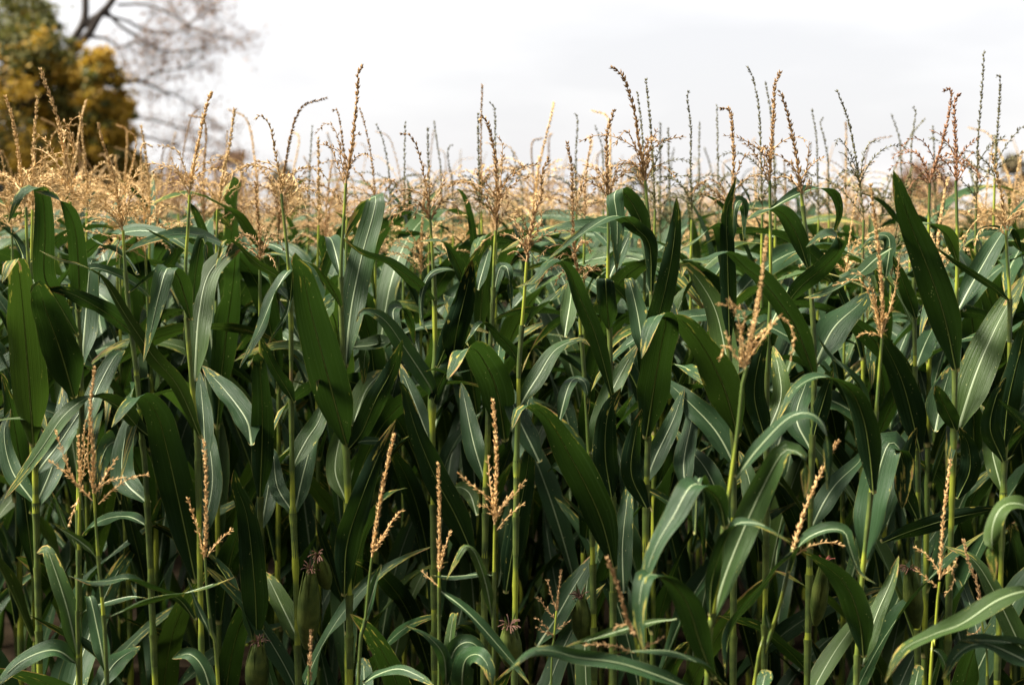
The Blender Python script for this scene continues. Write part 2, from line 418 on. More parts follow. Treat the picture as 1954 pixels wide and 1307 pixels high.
def ear(plant, base, tip, rad, seed=0, silk=None):
    g = np.random.default_rng(seed)
    base, tip = np.array(base), np.array(tip); ax = tip - base; L = np.linalg.norm(ax); ax /= L
    X = nrm(np.cross(ax, np.array([.1, 1, .2]))); Y = np.cross(ax, X)
    loc = tuple(base - np.array(plant.location))
    t = np.linspace(0, 1, 14); prof = rad * np.interp(t, [0, .12, .35, .6, .85, 1], [.22, .62, 1, .97, .62, .25])
    V, F, uv = tube(base + ax * (t * L)[:, None], prof, 12)
    e = link('ear', mesh('ear', V - base, F, M_HUSK, uv), plant, loc)
    for k in range(6):                                                    # overlapping husk leaves
        a0 = k * 1.05 + g.uniform(-.2, .2); wid = g.uniform(.55, .85); end = g.uniform(.9, 1.25); VV = []
        tt = np.linspace(0, end, 12)
        for i, q in enumerate(tt):
            rr = rad * np.interp(q, [0, .12, .35, .6, .85, 1, 1.2], [.24, .65, 1.05, 1.02, .70, .50, .75]) + .0012 * (k % 3 + 1)
            hw = wid * (1 - (i / 11) ** 3) + .02
            for u in (-1, -.5, 0, .5, 1):
                an = a0 + u * hw; VV.append(ax * (q * L) + (X * math.cos(an) + Y * math.sin(an)) * (rr + .0009 * (1 - abs(u))))
        i = np.arange(11)[:, None] * 5; j = np.arange(4)[None, :]
        FF = np.stack([i + j, i + j + 1, i + 6 + j, i + 5 + j], -1).reshape(-1, 4)
        link('husk_leaf', mesh('husk_leaf', np.array(VV), FF, M_HUSK), e)
    parts = []
    for k in range(18):
        an = g.uniform(0, 6.28); rd = X * math.cos(an) + Y * math.sin(an); p = ax * L * .96 + rd * rad * .15; d = nrm(ax + rd * g.uniform(.05, .5)); pts = [p]
        for q in range(5):
            p = p + d * g.uniform(.003, .008); pts.append(p); d = nrm(d + np.array([0, 0, -.35]) + rd * .1)
        parts.append(tube(np.array(pts), .0011, 4))
    V, F, uv = cat(parts); link('silk', mesh('silk', V, F, silk or M_SILK, uv), e)

# ------------------------------------------------------------------ leaf library for the plants that are not modelled leaf by leaf
def lib_leaf(seed, low=False):
    g = np.random.default_rng(seed)
    L = g.uniform(.62, .95); el = R(g.uniform(66, 82)); end = R(g.uniform(5, 50) if low else g.uniform(-85, -20)); pw = g.uniform(1.1, 2.2); n = 26
    t = np.linspace(0, 1, n); e = el + (end - el) * t ** pw; az = np.cumsum(g.normal(0, .02, n)) + g.uniform(-.5, .5) * t ** 2
    D = np.stack([np.cos(e) * np.cos(az), np.cos(e) * np.sin(az), np.sin(e)], 1)
    P = np.vstack([[0, 0, 0], np.cumsum(D[:-1] * L / (n - 1), 0)]); P[:, 0] += .007
    T = tangents(P); Z = np.array([0, 0, 1.0])
    side = np.stack([-np.sin(az), np.cos(az), 0 * az], 1); N = nrm(np.cross(T, side))
    roll = g.uniform(-1.1, 1.1) * t ** 1.2 + g.uniform(-.25, .25) * np.sin(t * 7)
    W = np.cross(T, N); N2 = N * np.cos(roll)[:, None] + W * np.sin(roll)[:, None]
    V, F, uv, rib = leaf_geo(P, N2, g.uniform(.058, .082), seed=seed, ruff=g.uniform(.004, .010))
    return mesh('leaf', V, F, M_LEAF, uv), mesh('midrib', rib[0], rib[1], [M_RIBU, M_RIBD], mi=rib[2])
LIB = [lib_leaf(100 + i) for i in range(20)]
LIB_LOW = [lib_leaf(150 + i, True) for i in range(12)]      # the stiffer, straighter leaves low on the stalk
def lib_tassel(seed):
    g = np.random.default_rng(seed); L = g.uniform(.32, .46); bend = g.normal(0, .05, 2); cur = g.uniform(0, .10) * (g.random() < .5)
    ax = np.array([[0, 0, 0], [bend[0] * .3, bend[1] * .3, L * .4], [bend[0], bend[1], L * .8], [bend[0] * 1.6 + cur, bend[1] * 1.6, L * (1 - cur * 2)]])
    A = crom(ax, 12)
    Vs = [spike_geo(ax, g, 'thin' if seed % 2 else 'spike')]
    for b in rand_branches(A[0], np.array([0, 0, 1.0]), int(g.integers(12, 20)), .19, g, 1.1, 1.4, A):
        Vs.append(spike_geo(b, g, 'branch'))
    V, F, _ = cat(Vs); return mesh('tassel', V, F, M_TAS, smooth=False)
TLIB = [lib_tassel(300 + i) for i in range(10)]
def lib_stalk(seed):
    g = np.random.default_rng(seed); H = 1.76
    P = np.array([[0, 0, 0], [g.normal(0, .008), g.normal(0, .008), .6], [g.normal(0, .008), g.normal(0, .008), 1.2], [0, 0, H]])
    V, F, uv = stalk_geo(P, 0.0034, .0095, np.arange(.2, 1.5, .155), 60)
    return mesh('stalk', V, F, M_STALK, uv)
SLIB = [lib_stalk(400 + i) for i in range(6)]
def lib_leaves(plant, zs, phi, g, ribs, dx=lambda z: (0, 0), big=1.0):
    for i, z in enumerate(zs):
        lib = LIB_LOW if z < .93 else LIB; lf, rb = lib[int(g.integers(len(lib)))]
        x, y = dx(z)
        o = link('leaf', lf, plant, (x, y, z)); o.rotation_euler = (g.normal(0, .05), g.normal(0, .05), phi + math.pi * (i % 2) + g.normal(0, .35))
        k = big * g.uniform(.85, 1.12) * (.70 if z > 1.35 else 1); o.scale = (k, k, k)
        if ribs: link('midrib', rb, o)

def tip_leaf(plant, g, xy, z):
    """a narrow young blade standing up beside the tassel"""
    lf, rb = LIB_LOW[int(g.integers(len(LIB_LOW)))]
    o = link('leaf', lf, plant, (*xy, z)); o.rotation_euler = (g.normal(0, .08), g.normal(0, .08), g.uniform(0, 6.28))
    k = g.uniform(.38, .60); o.scale = (k * .8, k * .8, k)
# ------------------------------------------------------------------ plants drawn from the photograph
PL = {}
NAMED_X = []
def plant(pid, d, stalk, label, group, ra=.0034, rb=.0078, fill=0.26, fillphi=None, node_px=()):
    """stalk: photo pixels from the tassel base downwards; carried on to the soil"""
    P = [U(x, y, d) for x, y in stalk]
    low = P[-1]; slope = (P[-1] - P[-2]) if len(P) > 1 else np.zeros(3)
    foot = low.copy(); foot[2] = 0
    if len(P) > 1 and abs(slope[2]) > 1e-3:
        foot[0] += np.clip(slope[0] / abs(slope[2]) * low[2] * .35, -.12, .12)
    P = P[::-1]; P = ([foot] if low[2] > .02 else []) + P
    P = np.array(P)
    e = empty('corn_plant', foot); tag(e, label, 'corn plant', group)
    PL[pid] = dict(o=e, d=d, P=P, g=np.random.default_rng(1000 + len(PL)), nodes=[], ra=ra, rb=rb, fill=fill, phi=fillphi)
    NAMED_X.append((foot[0], d))
    return PL[pid]
def finish_plants():
    for pid, p in PL.items():
        P = p['P']; o = p['o']; g = p['g']; loc = np.array(o.location)
        axis = crom(P, 80)
        top = P[-1][2]
        nodes = list(p['nodes']) + [z for z in np.arange(.18, max(top - .25, .3), .155) if all(abs(z - q) > .08 for q in p['nodes'])]
        V, F, uv = stalk_geo(P, p['ra'], p['rb'], nodes)
        link('stalk', mesh('stalk', V - loc, F, M_STALK, uv), o)
        for z in nodes:                                                  # sheaths that wrap the stalk below each collar
            h = g.uniform(.07, .14); zz = np.linspace(z - h, z + .006, 9)
            if zz[0] < .1 or g.random() < .25 or p['d'] > 3.5: continue
            C = np.stack([np.interp(zz, axis[:, 2], axis[:, a]) for a in range(3)], 1); C[:, 2] = zz
            rr = p['rb'] + (p['ra'] - p['rb']) * np.clip(zz / top, 0, 1) ** 1.3
            V, F, uv = tube(C, rr * np.interp(np.linspace(0, 1, 9), [0, .15, .8, 1], [1.22, 1.30, 1.42, 1.75]), 10)
            link('leaf_sheath', mesh('leaf_sheath', V - loc, F, M_SHEATH, uv), o)
        if p['fill'] > .1:
            zs = np.arange(.25, p['fill'], .15) + g.uniform(-.03, .03)
            def dx(z): return (float(np.interp(z, axis[:, 2], axis[:, 0]) - loc[0]), float(np.interp(z, axis[:, 2], axis[:, 1]) - loc[1]))
            lib_leaves(o, zs, g.uniform(0, 6.28) if p['phi'] is None else p['phi'], g, p['d'] < 4.4, dx, 1.0 if p['d'] > 3.1 else .55)
LSEED = [0]
def lf(pid, wpx, k, dz, pts, fold=None, taper=.72, ruff=.005):
    """leaf from its base on the stalk to its tip, in photo pixels; k>0 upper side towards the viewer, dz in cm behind (+) / before (-) the stalk"""
    p = PL[pid]; d = p['d']; LSEED[0] += 1
    m = len(pts); t = np.linspace(0, 1, m)
    kk = np.interp(t, np.linspace(0, 1, len(k)), k) if isinstance(k, (list, tuple)) else np.full(m, k)
    zz = np.interp(t, np.linspace(0, 1, len(dz)), dz) if isinstance(dz, (list, tuple)) else np.linspace(0, dz, m)
    C = np.array([np.append(U(x, y, d + z / 100), q) for (x, y), z, q in zip(pts, zz, kk)])
    Q = crom(C, 30 if m > 3 else 24)
    P, q = Q[:, :3], Q[:, 3]
    T = tangents(P); toC = nrm(CAMP - P)
    N = np.array([0, 0, 1.0]) + toC * q[:, None]
    N = N - (N * T).sum(1, keepdims=True) * T
    N = nrm(N)
    for i in range(1, len(N)):                                          # keep the turn smooth
        if N[i] @ N[i - 1] < -.2: N[i:] = -N[i:]
        N[i] = nrm(N[i] * .65 + N[i - 1] * .35)
    r0 = .0075
    P = P.copy(); P -= N[0] * r0 * np.exp(-(np.linspace(0, 1, len(P)) / .12) ** 2)[:, None]
    add_leaf(p['o'], P, N, wpx * .85 * d / FPX, P[0].copy(), r0=r0, seed=LSEED[0] + 500, fold=fold, taper=taper, ruff=ruff)
    p['nodes'].append(float(C[0][2]) - .004)
def tas(pid, pts, nb=8, L=.17, tone='b', kind='spike', spread=1.0, droop=1.0, br=(), s=1.0, dz=None, bkind='branch'):
    """tassel: pts from base to tip in photo pixels"""
    p = PL[pid]; d = p['d']; g = p['g']
    zz = np.linspace(0, g.uniform(-3, 3) if dz is None else dz, len(pts))
    ax = np.array([U(x, y, d + z / 100) for (x, y), z in zip(pts, zz)])
    A = crom(ax, 16); up = nrm(A[3] - A[0])
    bs = rand_branches(A[0], up, nb, L, g, spread, droop, A) if nb else []
    for b in br:
        dd = g.uniform(-4, 4); bs.append(np.array([U(x, y, d + dd / 100 * i / len(b)) for i, (x, y) in enumerate(b)]))
    tassel_parts(p['o'], ax, bs, tone, kind, seed=len(PL) * 13 + 5, s=s, bkind=bkind)

FR = 'tall corn plants of the front row'
ED = 'short corn plants at the field edge'
BK = 'corn plants just behind the front row'
# ---------------- front row, left to right
plant('A', 3.35, [(50, 395), (51, 455), (58, 560), (66, 800), (69, 1000)], 'corn plant at the far left with dense golden tassel before the dark tree', FR)
tas('A', [(46, 395), (34, 290), (24, 229), (10, 183)], 10, .17, 'g', spread=1.1, br=[[(47, 400), (30, 360), (12, 350)], [(47, 395), (62, 330), (66, 290)]])
lf('A', 85, [-2.5, -2.5, -2, 0, 2], [0, -12, -22, -27, -30], [(64, 850), (52, 690), (42, 570), (33, 505), (20, 500), (4, 540)])
lf('A', 18, .6, -8, [(88, 818), (50, 798), (8, 801), (-20, 810)])
lf('A', 30, -1, 4, [(50, 500), (28, 455), (8, 440)])
lf('A', 60, 2, 14, [(66, 905), (110, 850), (150, 790), (175, 752)])
lf('A', 55, 1.6, 20, [(60, 980), (100, 890), (118, 800), (121, 730)])
lf('A', 48, [2.5, 2], 25, [(76, 720), (92, 640), (112, 580), (124, 545)])
lf('A', 44, 1.5, 12, [(68, 960), (24, 900), (8, 830), (20, 780)])

plant('B', 3.28, [(134, 385), (139, 470), (148, 589), (152, 660), (156, 790), (150, 960)], 'corn plant with arching glossy leaf at left under pale forked tassel', FR)
tas('B', [(129, 345), (121, 286), (108, 219), (87, 162), (76, 130)], 3, .12, 'g', s=1.15, br=[[(131, 360), (112, 320), (90, 270), (70, 258)], [(132, 370), (108, 335), (88, 315)], [(134, 350), (140, 290), (132, 240), (150, 222), (158, 226)], [(135, 365), (140, 310), (140, 265), (120, 228)], [(134, 380), (118, 350), (92, 340)]])
lf('B', 50, [-2.5, -2.5, -1.2, 1.5, 1], [0, -10, -20, -26, -26], [(149, 640), (100, 560), (84, 520), (86, 440), (80, 372), (64, 357), (38, 372), (16, 425)])
lf('B', 42, [-2.2, -2.2, -1.5, 1.2, 1.6], [0, -8, -16, -22, -26], [(151, 592), (150, 520), (144, 445), (128, 400), (100, 374), (66, 366)])
lf('B', 60, [3, 3, 2, -1], [0, 10, 14, 16], [(156, 695), (164, 600), (171, 515), (178, 500), (185, 560)])
lf('B', 86, -2.8, [0, -14, -24, -26], [(141, 757), (114, 665), (86, 588), (72, 545), (58, 560)])
lf('B', 30, [1.5, 1], 22, [(150, 520), (184, 512), (240, 532), (275, 555), (292, 578)])
lf('B', 50, [1.5, .6], 18, [(158, 820), (185, 745), (220, 680), (238, 668)])

plant('C', 3.32, [(235, 440), (238, 500), (243, 560), (250, 630), (262, 727), (270, 830), (283, 1000)], 'corn plant with a wide veil of fine golden tassel branches, left', FR)
tas('C', [(234, 440), (219, 350), (209, 313), (193, 262), (187, 234)], 12, .17, 'g', spread=1.0, br=[[(235, 445), (212, 420), (180, 415), (170, 400)], [(236, 448), (205, 450), (180, 440)], [(236, 430), (248, 390), (243, 355)], [(236, 445), (224, 470), (222, 500)]])
lf('C', 46, [-1.6, -1.6, -1], [0, -10, -14], [(257, 638), (224, 612), (180, 583), (124, 556), (76, 552)], fold=70)
lf('C', 18, [-1, -.6, .8, .8], [0, 2, -4, -6], [(244, 556), (285, 530), (325, 500), (335, 478), (318, 462), (292, 446), (277, 436)])
lf('C', 36, -1.2, 22, [(265, 520), (235, 490), (200, 470), (165, 448)])
lf('C', 50, [-1.5, -.3, 1.8], [0, -6, -14], [(300, 840), (262, 812), (228, 777), (178, 757), (125, 790), (76, 860), (8, 952)])
lf('C', 80, [-2.5, -2.5, -2, -.3, 2], [0, -8, -18, -28, -34], [(374, 1110), (342, 960), (318, 855), (300, 792), (268, 757), (240, 775), (213, 815)])
lf('C', 58, 2, 18, [(284, 960), (235, 910), (243, 820), (275, 770)])
lf('C', 40, 1, 22, [(283, 1000), (240, 985), (190, 995), (150, 1030)])

plant('D', 3.25, [(362, 372), (359, 430), (354, 515), (357, 615), (366, 730), (377, 850), (379, 960)], 'corn plant with a tall upright golden tassel over one broad silvery leaf', FR)
tas('D', [(361, 370), (365, 336), (374, 293), (392, 209), (405, 175)], 3, .14, 'g', s=1.05, br=[[(361, 350), (348, 310), (335, 285), (300, 278)], [(361, 360), (335, 320), (310, 320), (285, 330)], [(362, 350), (378, 320), (400, 308), (430, 302)], [(361, 372), (345, 340), (330, 310)], [(362, 385), (378, 360), (395, 340)], [(361, 380), (340, 365), (318, 340)]])
lf('D', 46, [-1.6, -1, .8, 1.2], [0, -8, -14, -18], [(364, 608), (352, 565), (340, 530), (320, 512), (304, 560), (288, 630), (274, 690)])
lf('D', 32, [-1.8, -1.8, 1], [0, -6, -8], [(367, 578), (373, 520), (383, 460), (390, 462), (392, 500)])
lf('D', 64, [3.2, 3, 2.5, .5, -1], [0, 10, 18, 20, 20], [(371, 725), (380, 600), (400, 520), (446, 476), (462, 470), (480, 500)])
lf('D', 40, [-2.2, -1.5, .8, .8], [0, -10, -12, -14], [(384, 835), (340, 738), (294, 682), (240, 602), (196, 531), (150, 506), (112, 497), (75, 478)])
lf('D', 44, 2.5, 26, [(392, 880), (388, 790), (380, 705)])
lf('D', 62, [2, 2.2], 26, [(480, 845), (470, 800), (430, 745), (386, 698)])
lf('D', 50, 1.5, 22, [(380, 1040), (405, 930), (400, 850), (390, 790)])

plant('E', 3.4, [(496, 500), (496, 600), (498, 760), (497, 950), (497, 1060)], 'corn plant with a drooping clump tassel and narrow dark upright leaf below', FR)
tas('E', [(496, 500), (494, 440), (490, 395), (487, 346)], 9, .12, 'b', droop=1.8)
lf('E', 54, [-2.8, -2.8, -2, 1.5], [0, -10, -16, -20], [(496, 950), (500, 850), (500, 770), (493, 690), (480, 686), (474, 700)], taper=.5)
lf('E', 64, [-2.5, -2.5, -2], [0, -8, -14], [(490, 1225), (486, 1120), (472, 990), (452, 930), (447, 895)])
lf('E', 48, 2, 15, [(498, 1010), (512, 930), (520, 860)])
ear(PL['E']['o'], U(489, 1330, 3.4), U(492, 1225, 3.36), .026, 3)

plant('F', 3.36, [(537, 370), (543, 430), (549, 490), (555, 600), (556, 780), (559, 977), (565, 1120)], 'corn plant with a hooked tassel tip bent left and brown lower stalk', FR)
tas('F', [(536, 372), (532, 327), (524, 285), (516, 244), (499, 222), (484, 229)], 5, .15, 'g', kind='thin', s=1.15, droop=2, br=[[(538, 400), (520, 350), (495, 320), (478, 314)], [(540, 410), (560, 370), (590, 360), (620, 385)], [(540, 400), (565, 345), (580, 350), (590, 380)], [(541, 420), (560, 400), (575, 375), (584, 400)]])
lf('F', 36, [-.5, .6], [0, -5, -12], [(553, 575), (557, 520), (545, 524), (522, 565), (494, 632), (457, 702)])
lf('F', 24, [-1, -1, .8], [0, -4, -6], [(549, 535), (530, 526), (492, 504), (455, 470), (432, 462), (414, 500)])
lf('F', 12, .8, -4, [(556, 545), (549, 595), (524, 636), (512, 655)])
lf('F', 36, -1, [0, -8], [(562, 765), (525, 705), (497, 645)])
lf('F', 48, 1.5, 14, [(560, 985), (580, 900), (600, 830), (620, 770)])
lf('F', 50, [2, 1.5], 14, [(558, 890), (585, 840), (610, 800), (622, 750)])
lf('F', 40, 1.6, 16, [(562, 980), (530, 930), (522, 870), (515, 850)])
lf('F', 56, 1.6, 16, [(575, 1230), (545, 1170), (516, 1110), (504, 1090)])
ear(PL['F']['o'], U(586, 1235, 3.3), U(592, 1085, 3.22), .024, 1)
ear(PL['F']['o'], U(625, 1120, 3.3), U(606, 1060, 3.2), .017, 2)

plant('G', 3.3, [(660, 350), (656, 420), (651, 500), (651, 590), (655, 690), (661, 860), (664, 960), (666, 1100)], 'corn plant with the tallest dark brown spike over the huge pale leaf', FR)
tas('G', [(660, 350), (666, 313), (674, 258), (682, 175), (684, 137), (693, 128)], 2, .13, 'b', s=1.15, br=[[(658, 355), (645, 318), (634, 288), (619, 270)], [(662, 330), (672, 295), (676, 262), (690, 255)], [(660, 340), (650, 300), (648, 270)]])
lf('G', 88, [-3, -3, -2.6, -1.2], [0, -14, -28, -36], [(662, 850), (642, 780), (618, 690), (592, 591), (577, 520), (567, 500), (563, 482)])
lf('G', 64, [3.2, 3.2, 3, 1.0, -1.5, -2], [0, 12, 18, 20, 16], [(658, 700), (670, 592), (690, 491), (712, 410), (717, 376), (700, 386), (672, 430), (658, 455)], taper=.6)
lf('G', 32, [-.6, .4, 1], [0, -10, -14], [(652, 583), (632, 548), (612, 518), (590, 502), (568, 499), (562, 540)])
lf('G', 52, -2.2, [0, -12], [(664, 855), (690, 825), (716, 765), (748, 705), (768, 648)])
lf('G', 62, [2.2, 2.5], 18, [(675, 810), (700, 742), (735, 706)])
lf('G', 60, [-2.6, -2.4], [0, -8, -10], [(657, 1135), (662, 1040), (690, 950), (726, 860), (756, 800)], ruff=.009)
lf('G', 18, .8, -6, [(664, 855), (690, 842), (735, 842), (755, 848)])
lf('G', 46, 1.6, 14, [(664, 960), (640, 900), (650, 830), (665, 770)])
lf('G', 40, [.8, .8], [6, 10], [(655, 660), (700, 660), (735, 654), (700, 664), (693, 735)])
lf('G', 40, [1, -1], 22, [(652, 530), (640, 480), (630, 455), (618, 460), (614, 500)])

plant('H', 3.34, [(820, 410), (825, 480), (829, 570), (830, 697), (824, 745), (826, 900)], 'corn plant with a curved brown tassel and drooping side branches left of centre', FR)
tas('H', [(821, 425), (812, 354), (799, 291), (783, 260), (763, 255)], 2, .13, 'b', kind='thin', s=1.2, br=[[(820, 420), (800, 385), (770, 384), (740, 420)], [(821, 425), (805, 395), (785, 395), (752, 415), (745, 435)], [(822, 425), (812, 400), (800, 390), (790, 420)], [(822, 400), (840, 365), (850, 330)], [(823, 415), (845, 385), (870, 395), (880, 430)], [(823, 420), (838, 390), (844, 370)]])
lf('H', 28, [-1.2, -1.2, -.8], [0, -10, -16], [(829, 570), (798, 544), (746, 506), (700, 487), (655, 456)])
lf('H', 46, [2, 2.2, 1.4], [0, -6, -10], [(826, 765), (820, 738), (775, 668), (734, 611), (696, 595), (680, 615)])
lf('H', 42, [-.8, .8, 1], [0, -8, -12], [(890, 550), (872, 505), (852, 470), (836, 460), (800, 461)])
lf('H', 16, [.6, 1, .8], [0, -8], [(880, 520), (862, 513), (824, 521), (805, 562), (805, 611), (816, 634)])
lf('H', 50, [-2.5, -2.5, -1.5], [0, -12, -18], [(834, 700), (860, 640), (886, 570), (897, 520), (904, 495), (925, 465)])
lf('H', 58, [-2.6, -2.6], [0, -10, -16], [(862, 700), (872, 630), (892, 545), (901, 495)])
lf('H', 30, [1, 1, -1], 20, [(770, 680), (750, 600), (765, 588), (783, 615), (791, 658)])
lf('H', 44, 1.8, 16, [(826, 860), (800, 790), (780, 740), (760, 690)])
lf('H', 40, [-1.5, -1.5], -4, [(822, 780), (840, 730), (868, 680), (890, 640)])
lf('H', 22, [1, .5], -8, [(870, 712), (850, 712), (830, 706), (812, 708)])

plant('I', 3.33, [(946, 440), (943, 490), (940, 592), (934, 690), (930, 860), (926, 1000)], 'corn plant with a bushy brown tassel at the middle of the row', FR)
tas('I', [(946, 440), (948, 365), (943, 290), (926, 226), (914, 231)], 10, .13, 'b', s=1.15, spread=.8, br=[[(948, 400), (954, 360), (959, 280), (948, 260)], [(946, 420), (928, 380), (908, 360)], [(947, 440), (970, 390), (980, 370)], [(946, 445), (925, 460), (905, 480)]])
lf('I', 26, [1, 1, -1], [0, 4, 0], [(939, 580), (951, 520), (960, 508), (970, 520), (976, 592)])
lf('I', 28, 1, 10, [(912, 550), (925, 505), (936, 468)])
lf('I', 30, [-1, -1, .4, .8], [0, -8, -12], [(994, 695), (970, 660), (942, 632), (920, 618), (900, 640), (888, 655)])
lf('I', 78, [-2.4, -2.2, -1, 1, 2.2], [0, -10, -22, -28, -32], [(964, 840), (948, 745), (925, 692), (904, 666), (880, 672), (865, 700), (853, 724)])
lf('I', 62, [-2, -2, -1.6], [0, -8, -12], [(906, 1065), (870, 985), (828, 905), (792, 815), (772, 745), (760, 728)])
lf('I', 50, 1.8, 18, [(930, 930), (905, 850), (890, 780), (880, 730)])
lf('I', 56, [2, 1.6], 18, [(1010, 850), (990, 810), (975, 785), (950, 780)])
lf('I', 40, 2, 22, [(940, 760), (950, 690), (955, 640)])
lf('I', 34, 1.4, 14, [(910, 980), (895, 940), (870, 930), (860, 960)])
lf('I', 58, -2, [0, -8], [(965, 1130), (985, 1010), (1005, 900), (1015, 810)])

plant('J', 3.2, [(1005, 500), (1001, 560), (996, 622), (990, 705), (989, 790), (985, 960)], 'corn plant with a loose pale tassel right of the bushy brown one', FR)
tas('J', [(1005, 500), (1019, 412), (1032, 376), (1034, 335), (1048, 300)], 8, .12, 'b', s=1.15, spread=.9, br=[[(1006, 490), (990, 440), (970, 420)], [(1005, 500), (985, 480), (968, 485)], [(1006, 470), (1030, 430), (1034, 400)]])
lf('J', 28, [-1, 1], 6, [(998, 622), (1030, 592), (1060, 565), (1084, 540)])
lf('J', 44, [1.8, 1.6, 1], [0, 6, 4], [(992, 772), (1026, 720), (1060, 668), (1106, 648), (1126, 660)])
lf('J', 32, [1, 1, -1], [0, 8, 4], [(1066, 805), (1085, 738), (1100, 722), (1118, 735), (1123, 790)])
lf('J', 40, 1.6, 16, [(985, 880), (1000, 800), (1015, 740)])
lf('J', 56, 1.6, 18, [(1030, 880), (990, 800), (975, 760), (960, 730)])

plant('K', 3.38, [(1108, 560), (1107, 620), (1113, 690), (1123, 850), (1130, 1000)], 'corn plant whose tassel hangs down in a clump over an arching leaf', FR)
tas('K', [(1108, 560), (1096, 478), (1092, 384), (1091, 324), (1081, 270)], 9, .10, 'b', s=1.05, droop=1.8, br=[[(1106, 550), (1075, 520), (1058, 545)], [(1108, 545), (1130, 510), (1145, 515)], [(1098, 400), (1120, 345), (1150, 340)]])
ear(PL['K']['o'], U(1112, 1225, 3.42), U(1108, 1140, 3.38), .022, 12)
lf('K', 40, 1.2, 22, [(1078, 640), (1090, 560), (1085, 520)])

plant('L', 3.3, [(1160, 385), (1161, 450), (1160, 525), (1163, 630), (1165, 700), (1168, 900), (1170, 1060)], 'corn plant with a slim upright brown tassel and cupped dark leaf', FR)
tas('L', [(1160, 385), (1158, 318), (1158, 258), (1172, 210)], 4, .12, 'b', s=1.1, br=[[(1160, 385), (1140, 345), (1115, 345), (1095, 380)], [(1160, 370), (1150, 335), (1138, 320)], [(1161, 380), (1175, 330), (1190, 310)]])
lf('L', 46, [-2.6, -2.6, -1], [0, -8, -8, -4], [(1162, 625), (1158, 580), (1156, 540), (1157, 532), (1159, 560)], taper=.35)
lf('L', 40, [-1.8, -1.6, 0, 1, 1], [0, -10, -20, -26, -30], [(1170, 760), (1138, 645), (1107, 570), (1086, 521), (1066, 496), (1044, 503), (1018, 536), (984, 549)])
lf('L', 30, [1, 1.4], 8, [(1163, 527), (1184, 486), (1206, 438)])
lf('L', 78, [-2.6, -2.6, -2, -.2, 2], [0, -10, -22, -30, -34], [(1172, 1085), (1150, 1000), (1120, 930), (1082, 860), (1050, 805), (1015, 775), (990, 780), (977, 820)])
lf('L', 52, [2, 2.2], 12, [(1128, 865), (1160, 765), (1192, 700), (1218, 655)])
lf('L', 60, -1.5, [0, -6], [(1168, 950), (1155, 870), (1160, 790), (1185, 740)])
lf('L', 50, 1.6, 18, [(1190, 1130), (1188, 1040), (1196, 960), (1200, 920)])
lf('L', 34, 1.3, 16, [(1130, 900), (1090, 900), (1065, 890), (1045, 900)])
lf('L', 60, 1.6, 18, [(1025, 1230), (1060, 1180), (1095, 1120), (1140, 1050)])

plant('M', 3.26, [(1231, 345), (1238, 420), (1241, 473), (1244, 560), (1241, 700), (1237, 830), (1231, 1070)], 'corn plant with a long brown tassel leaning left above an erect dark leaf', FR)
tas('M', [(1231, 345), (1219, 271), (1211, 216), (1189, 148), (1165, 127)], 5, .15, 'b', s=1.15, br=[[(1230, 350), (1215, 290), (1195, 250), (1170, 280)], [(1231, 355), (1212, 315), (1180, 310), (1176, 350)], [(1232, 350), (1245, 320), (1270, 320), (1290, 340)], [(1231, 360), (1210, 330), (1178, 325)], [(1232, 330), (1240, 285), (1255, 245)], [(1231, 345), (1235, 300), (1236, 260)]])
lf('M', 46, [-1.6, -1.2, -.2, .8, 1], [0, -6, -10], [(1240, 475), (1226, 430), (1205, 387), (1182, 364), (1172, 374), (1178, 424), (1176, 520)])
lf('M', 34, [-1.8, -1, .6, .6], [0, -10, -20], [(1243, 560), (1240, 470), (1216, 438), (1190, 416), (1157, 417), (1095, 458), (1047, 494)])
lf('M', 46, [2.6, 2.6, 1], 12, [(1229, 680), (1217, 600), (1202, 540), (1193, 532)])
lf('M', 50, [-2.6, -2.6, -2.2], [0, -10, -16], [(1237, 700), (1246, 640), (1264, 574), (1280, 500), (1290, 424), (1291, 375)])
lf('M', 78, [-2.6, -2.6, -2, -.2, 2], [0, -12, -24, -30, -34], [(1233, 835), (1247, 745), (1260, 668), (1270, 612), (1256, 602), (1238, 630), (1224, 684)])
lf('M', 48, 1.8, 14, [(1230, 925), (1252, 870), (1285, 800), (1305, 740)])
lf('M', 50, -1.6, -6, [(1236, 970), (1205, 905), (1212, 830), (1225, 780)])
lf('M', 50, [1.6, 1.2], 20, [(1310, 940), (1305, 880), (1320, 800), (1318, 760)])

plant('N', 3.3, [(1398, 400), (1393, 470), (1388, 560), (1392, 690), (1398, 830), (1400, 960)], 'corn plant with a bent over tassel tip and one leaf standing straight up', FR)
tas('N', [(1398, 400), (1400, 318), (1398, 258), (1392, 211), (1373, 208)], 3, .10, 'b', s=1.1, br=[[(1398, 390), (1370, 350), (1345, 345), (1315, 375)], [(1398, 395), (1365, 365), (1340, 375), (1332, 400)], [(1398, 400), (1370, 370), (1335, 350), (1320, 370)], [(1399, 350), (1420, 300), (1450, 295)]])
lf('N', 38, [-2.2, -2, -1.5], [0, -6, -10], [(1392, 650), (1390, 560), (1388, 480), (1387, 405), (1405, 338)])
lf('N', 82, [-2.6, -2.6, -1.6, .4, 1.5], [0, -12, -22, -28, -30], [(1408, 830), (1382, 742), (1345, 668), (1305, 615), (1275, 600), (1250, 615)])
lf('N', 60, [3, 3, 2.4, .5], [0, 8, 10, 8], [(1398, 750), (1388, 690), (1368, 600), (1340, 545), (1308, 508), (1300, 530)])
lf('N', 64, 2.2, 14, [(1402, 885), (1364, 820), (1308, 761), (1258, 715)])
lf('N', 30, [-.8, .4, 1], [0, -8, -12], [(1382, 530), (1376, 450), (1362, 433), (1330, 458), (1296, 480)])
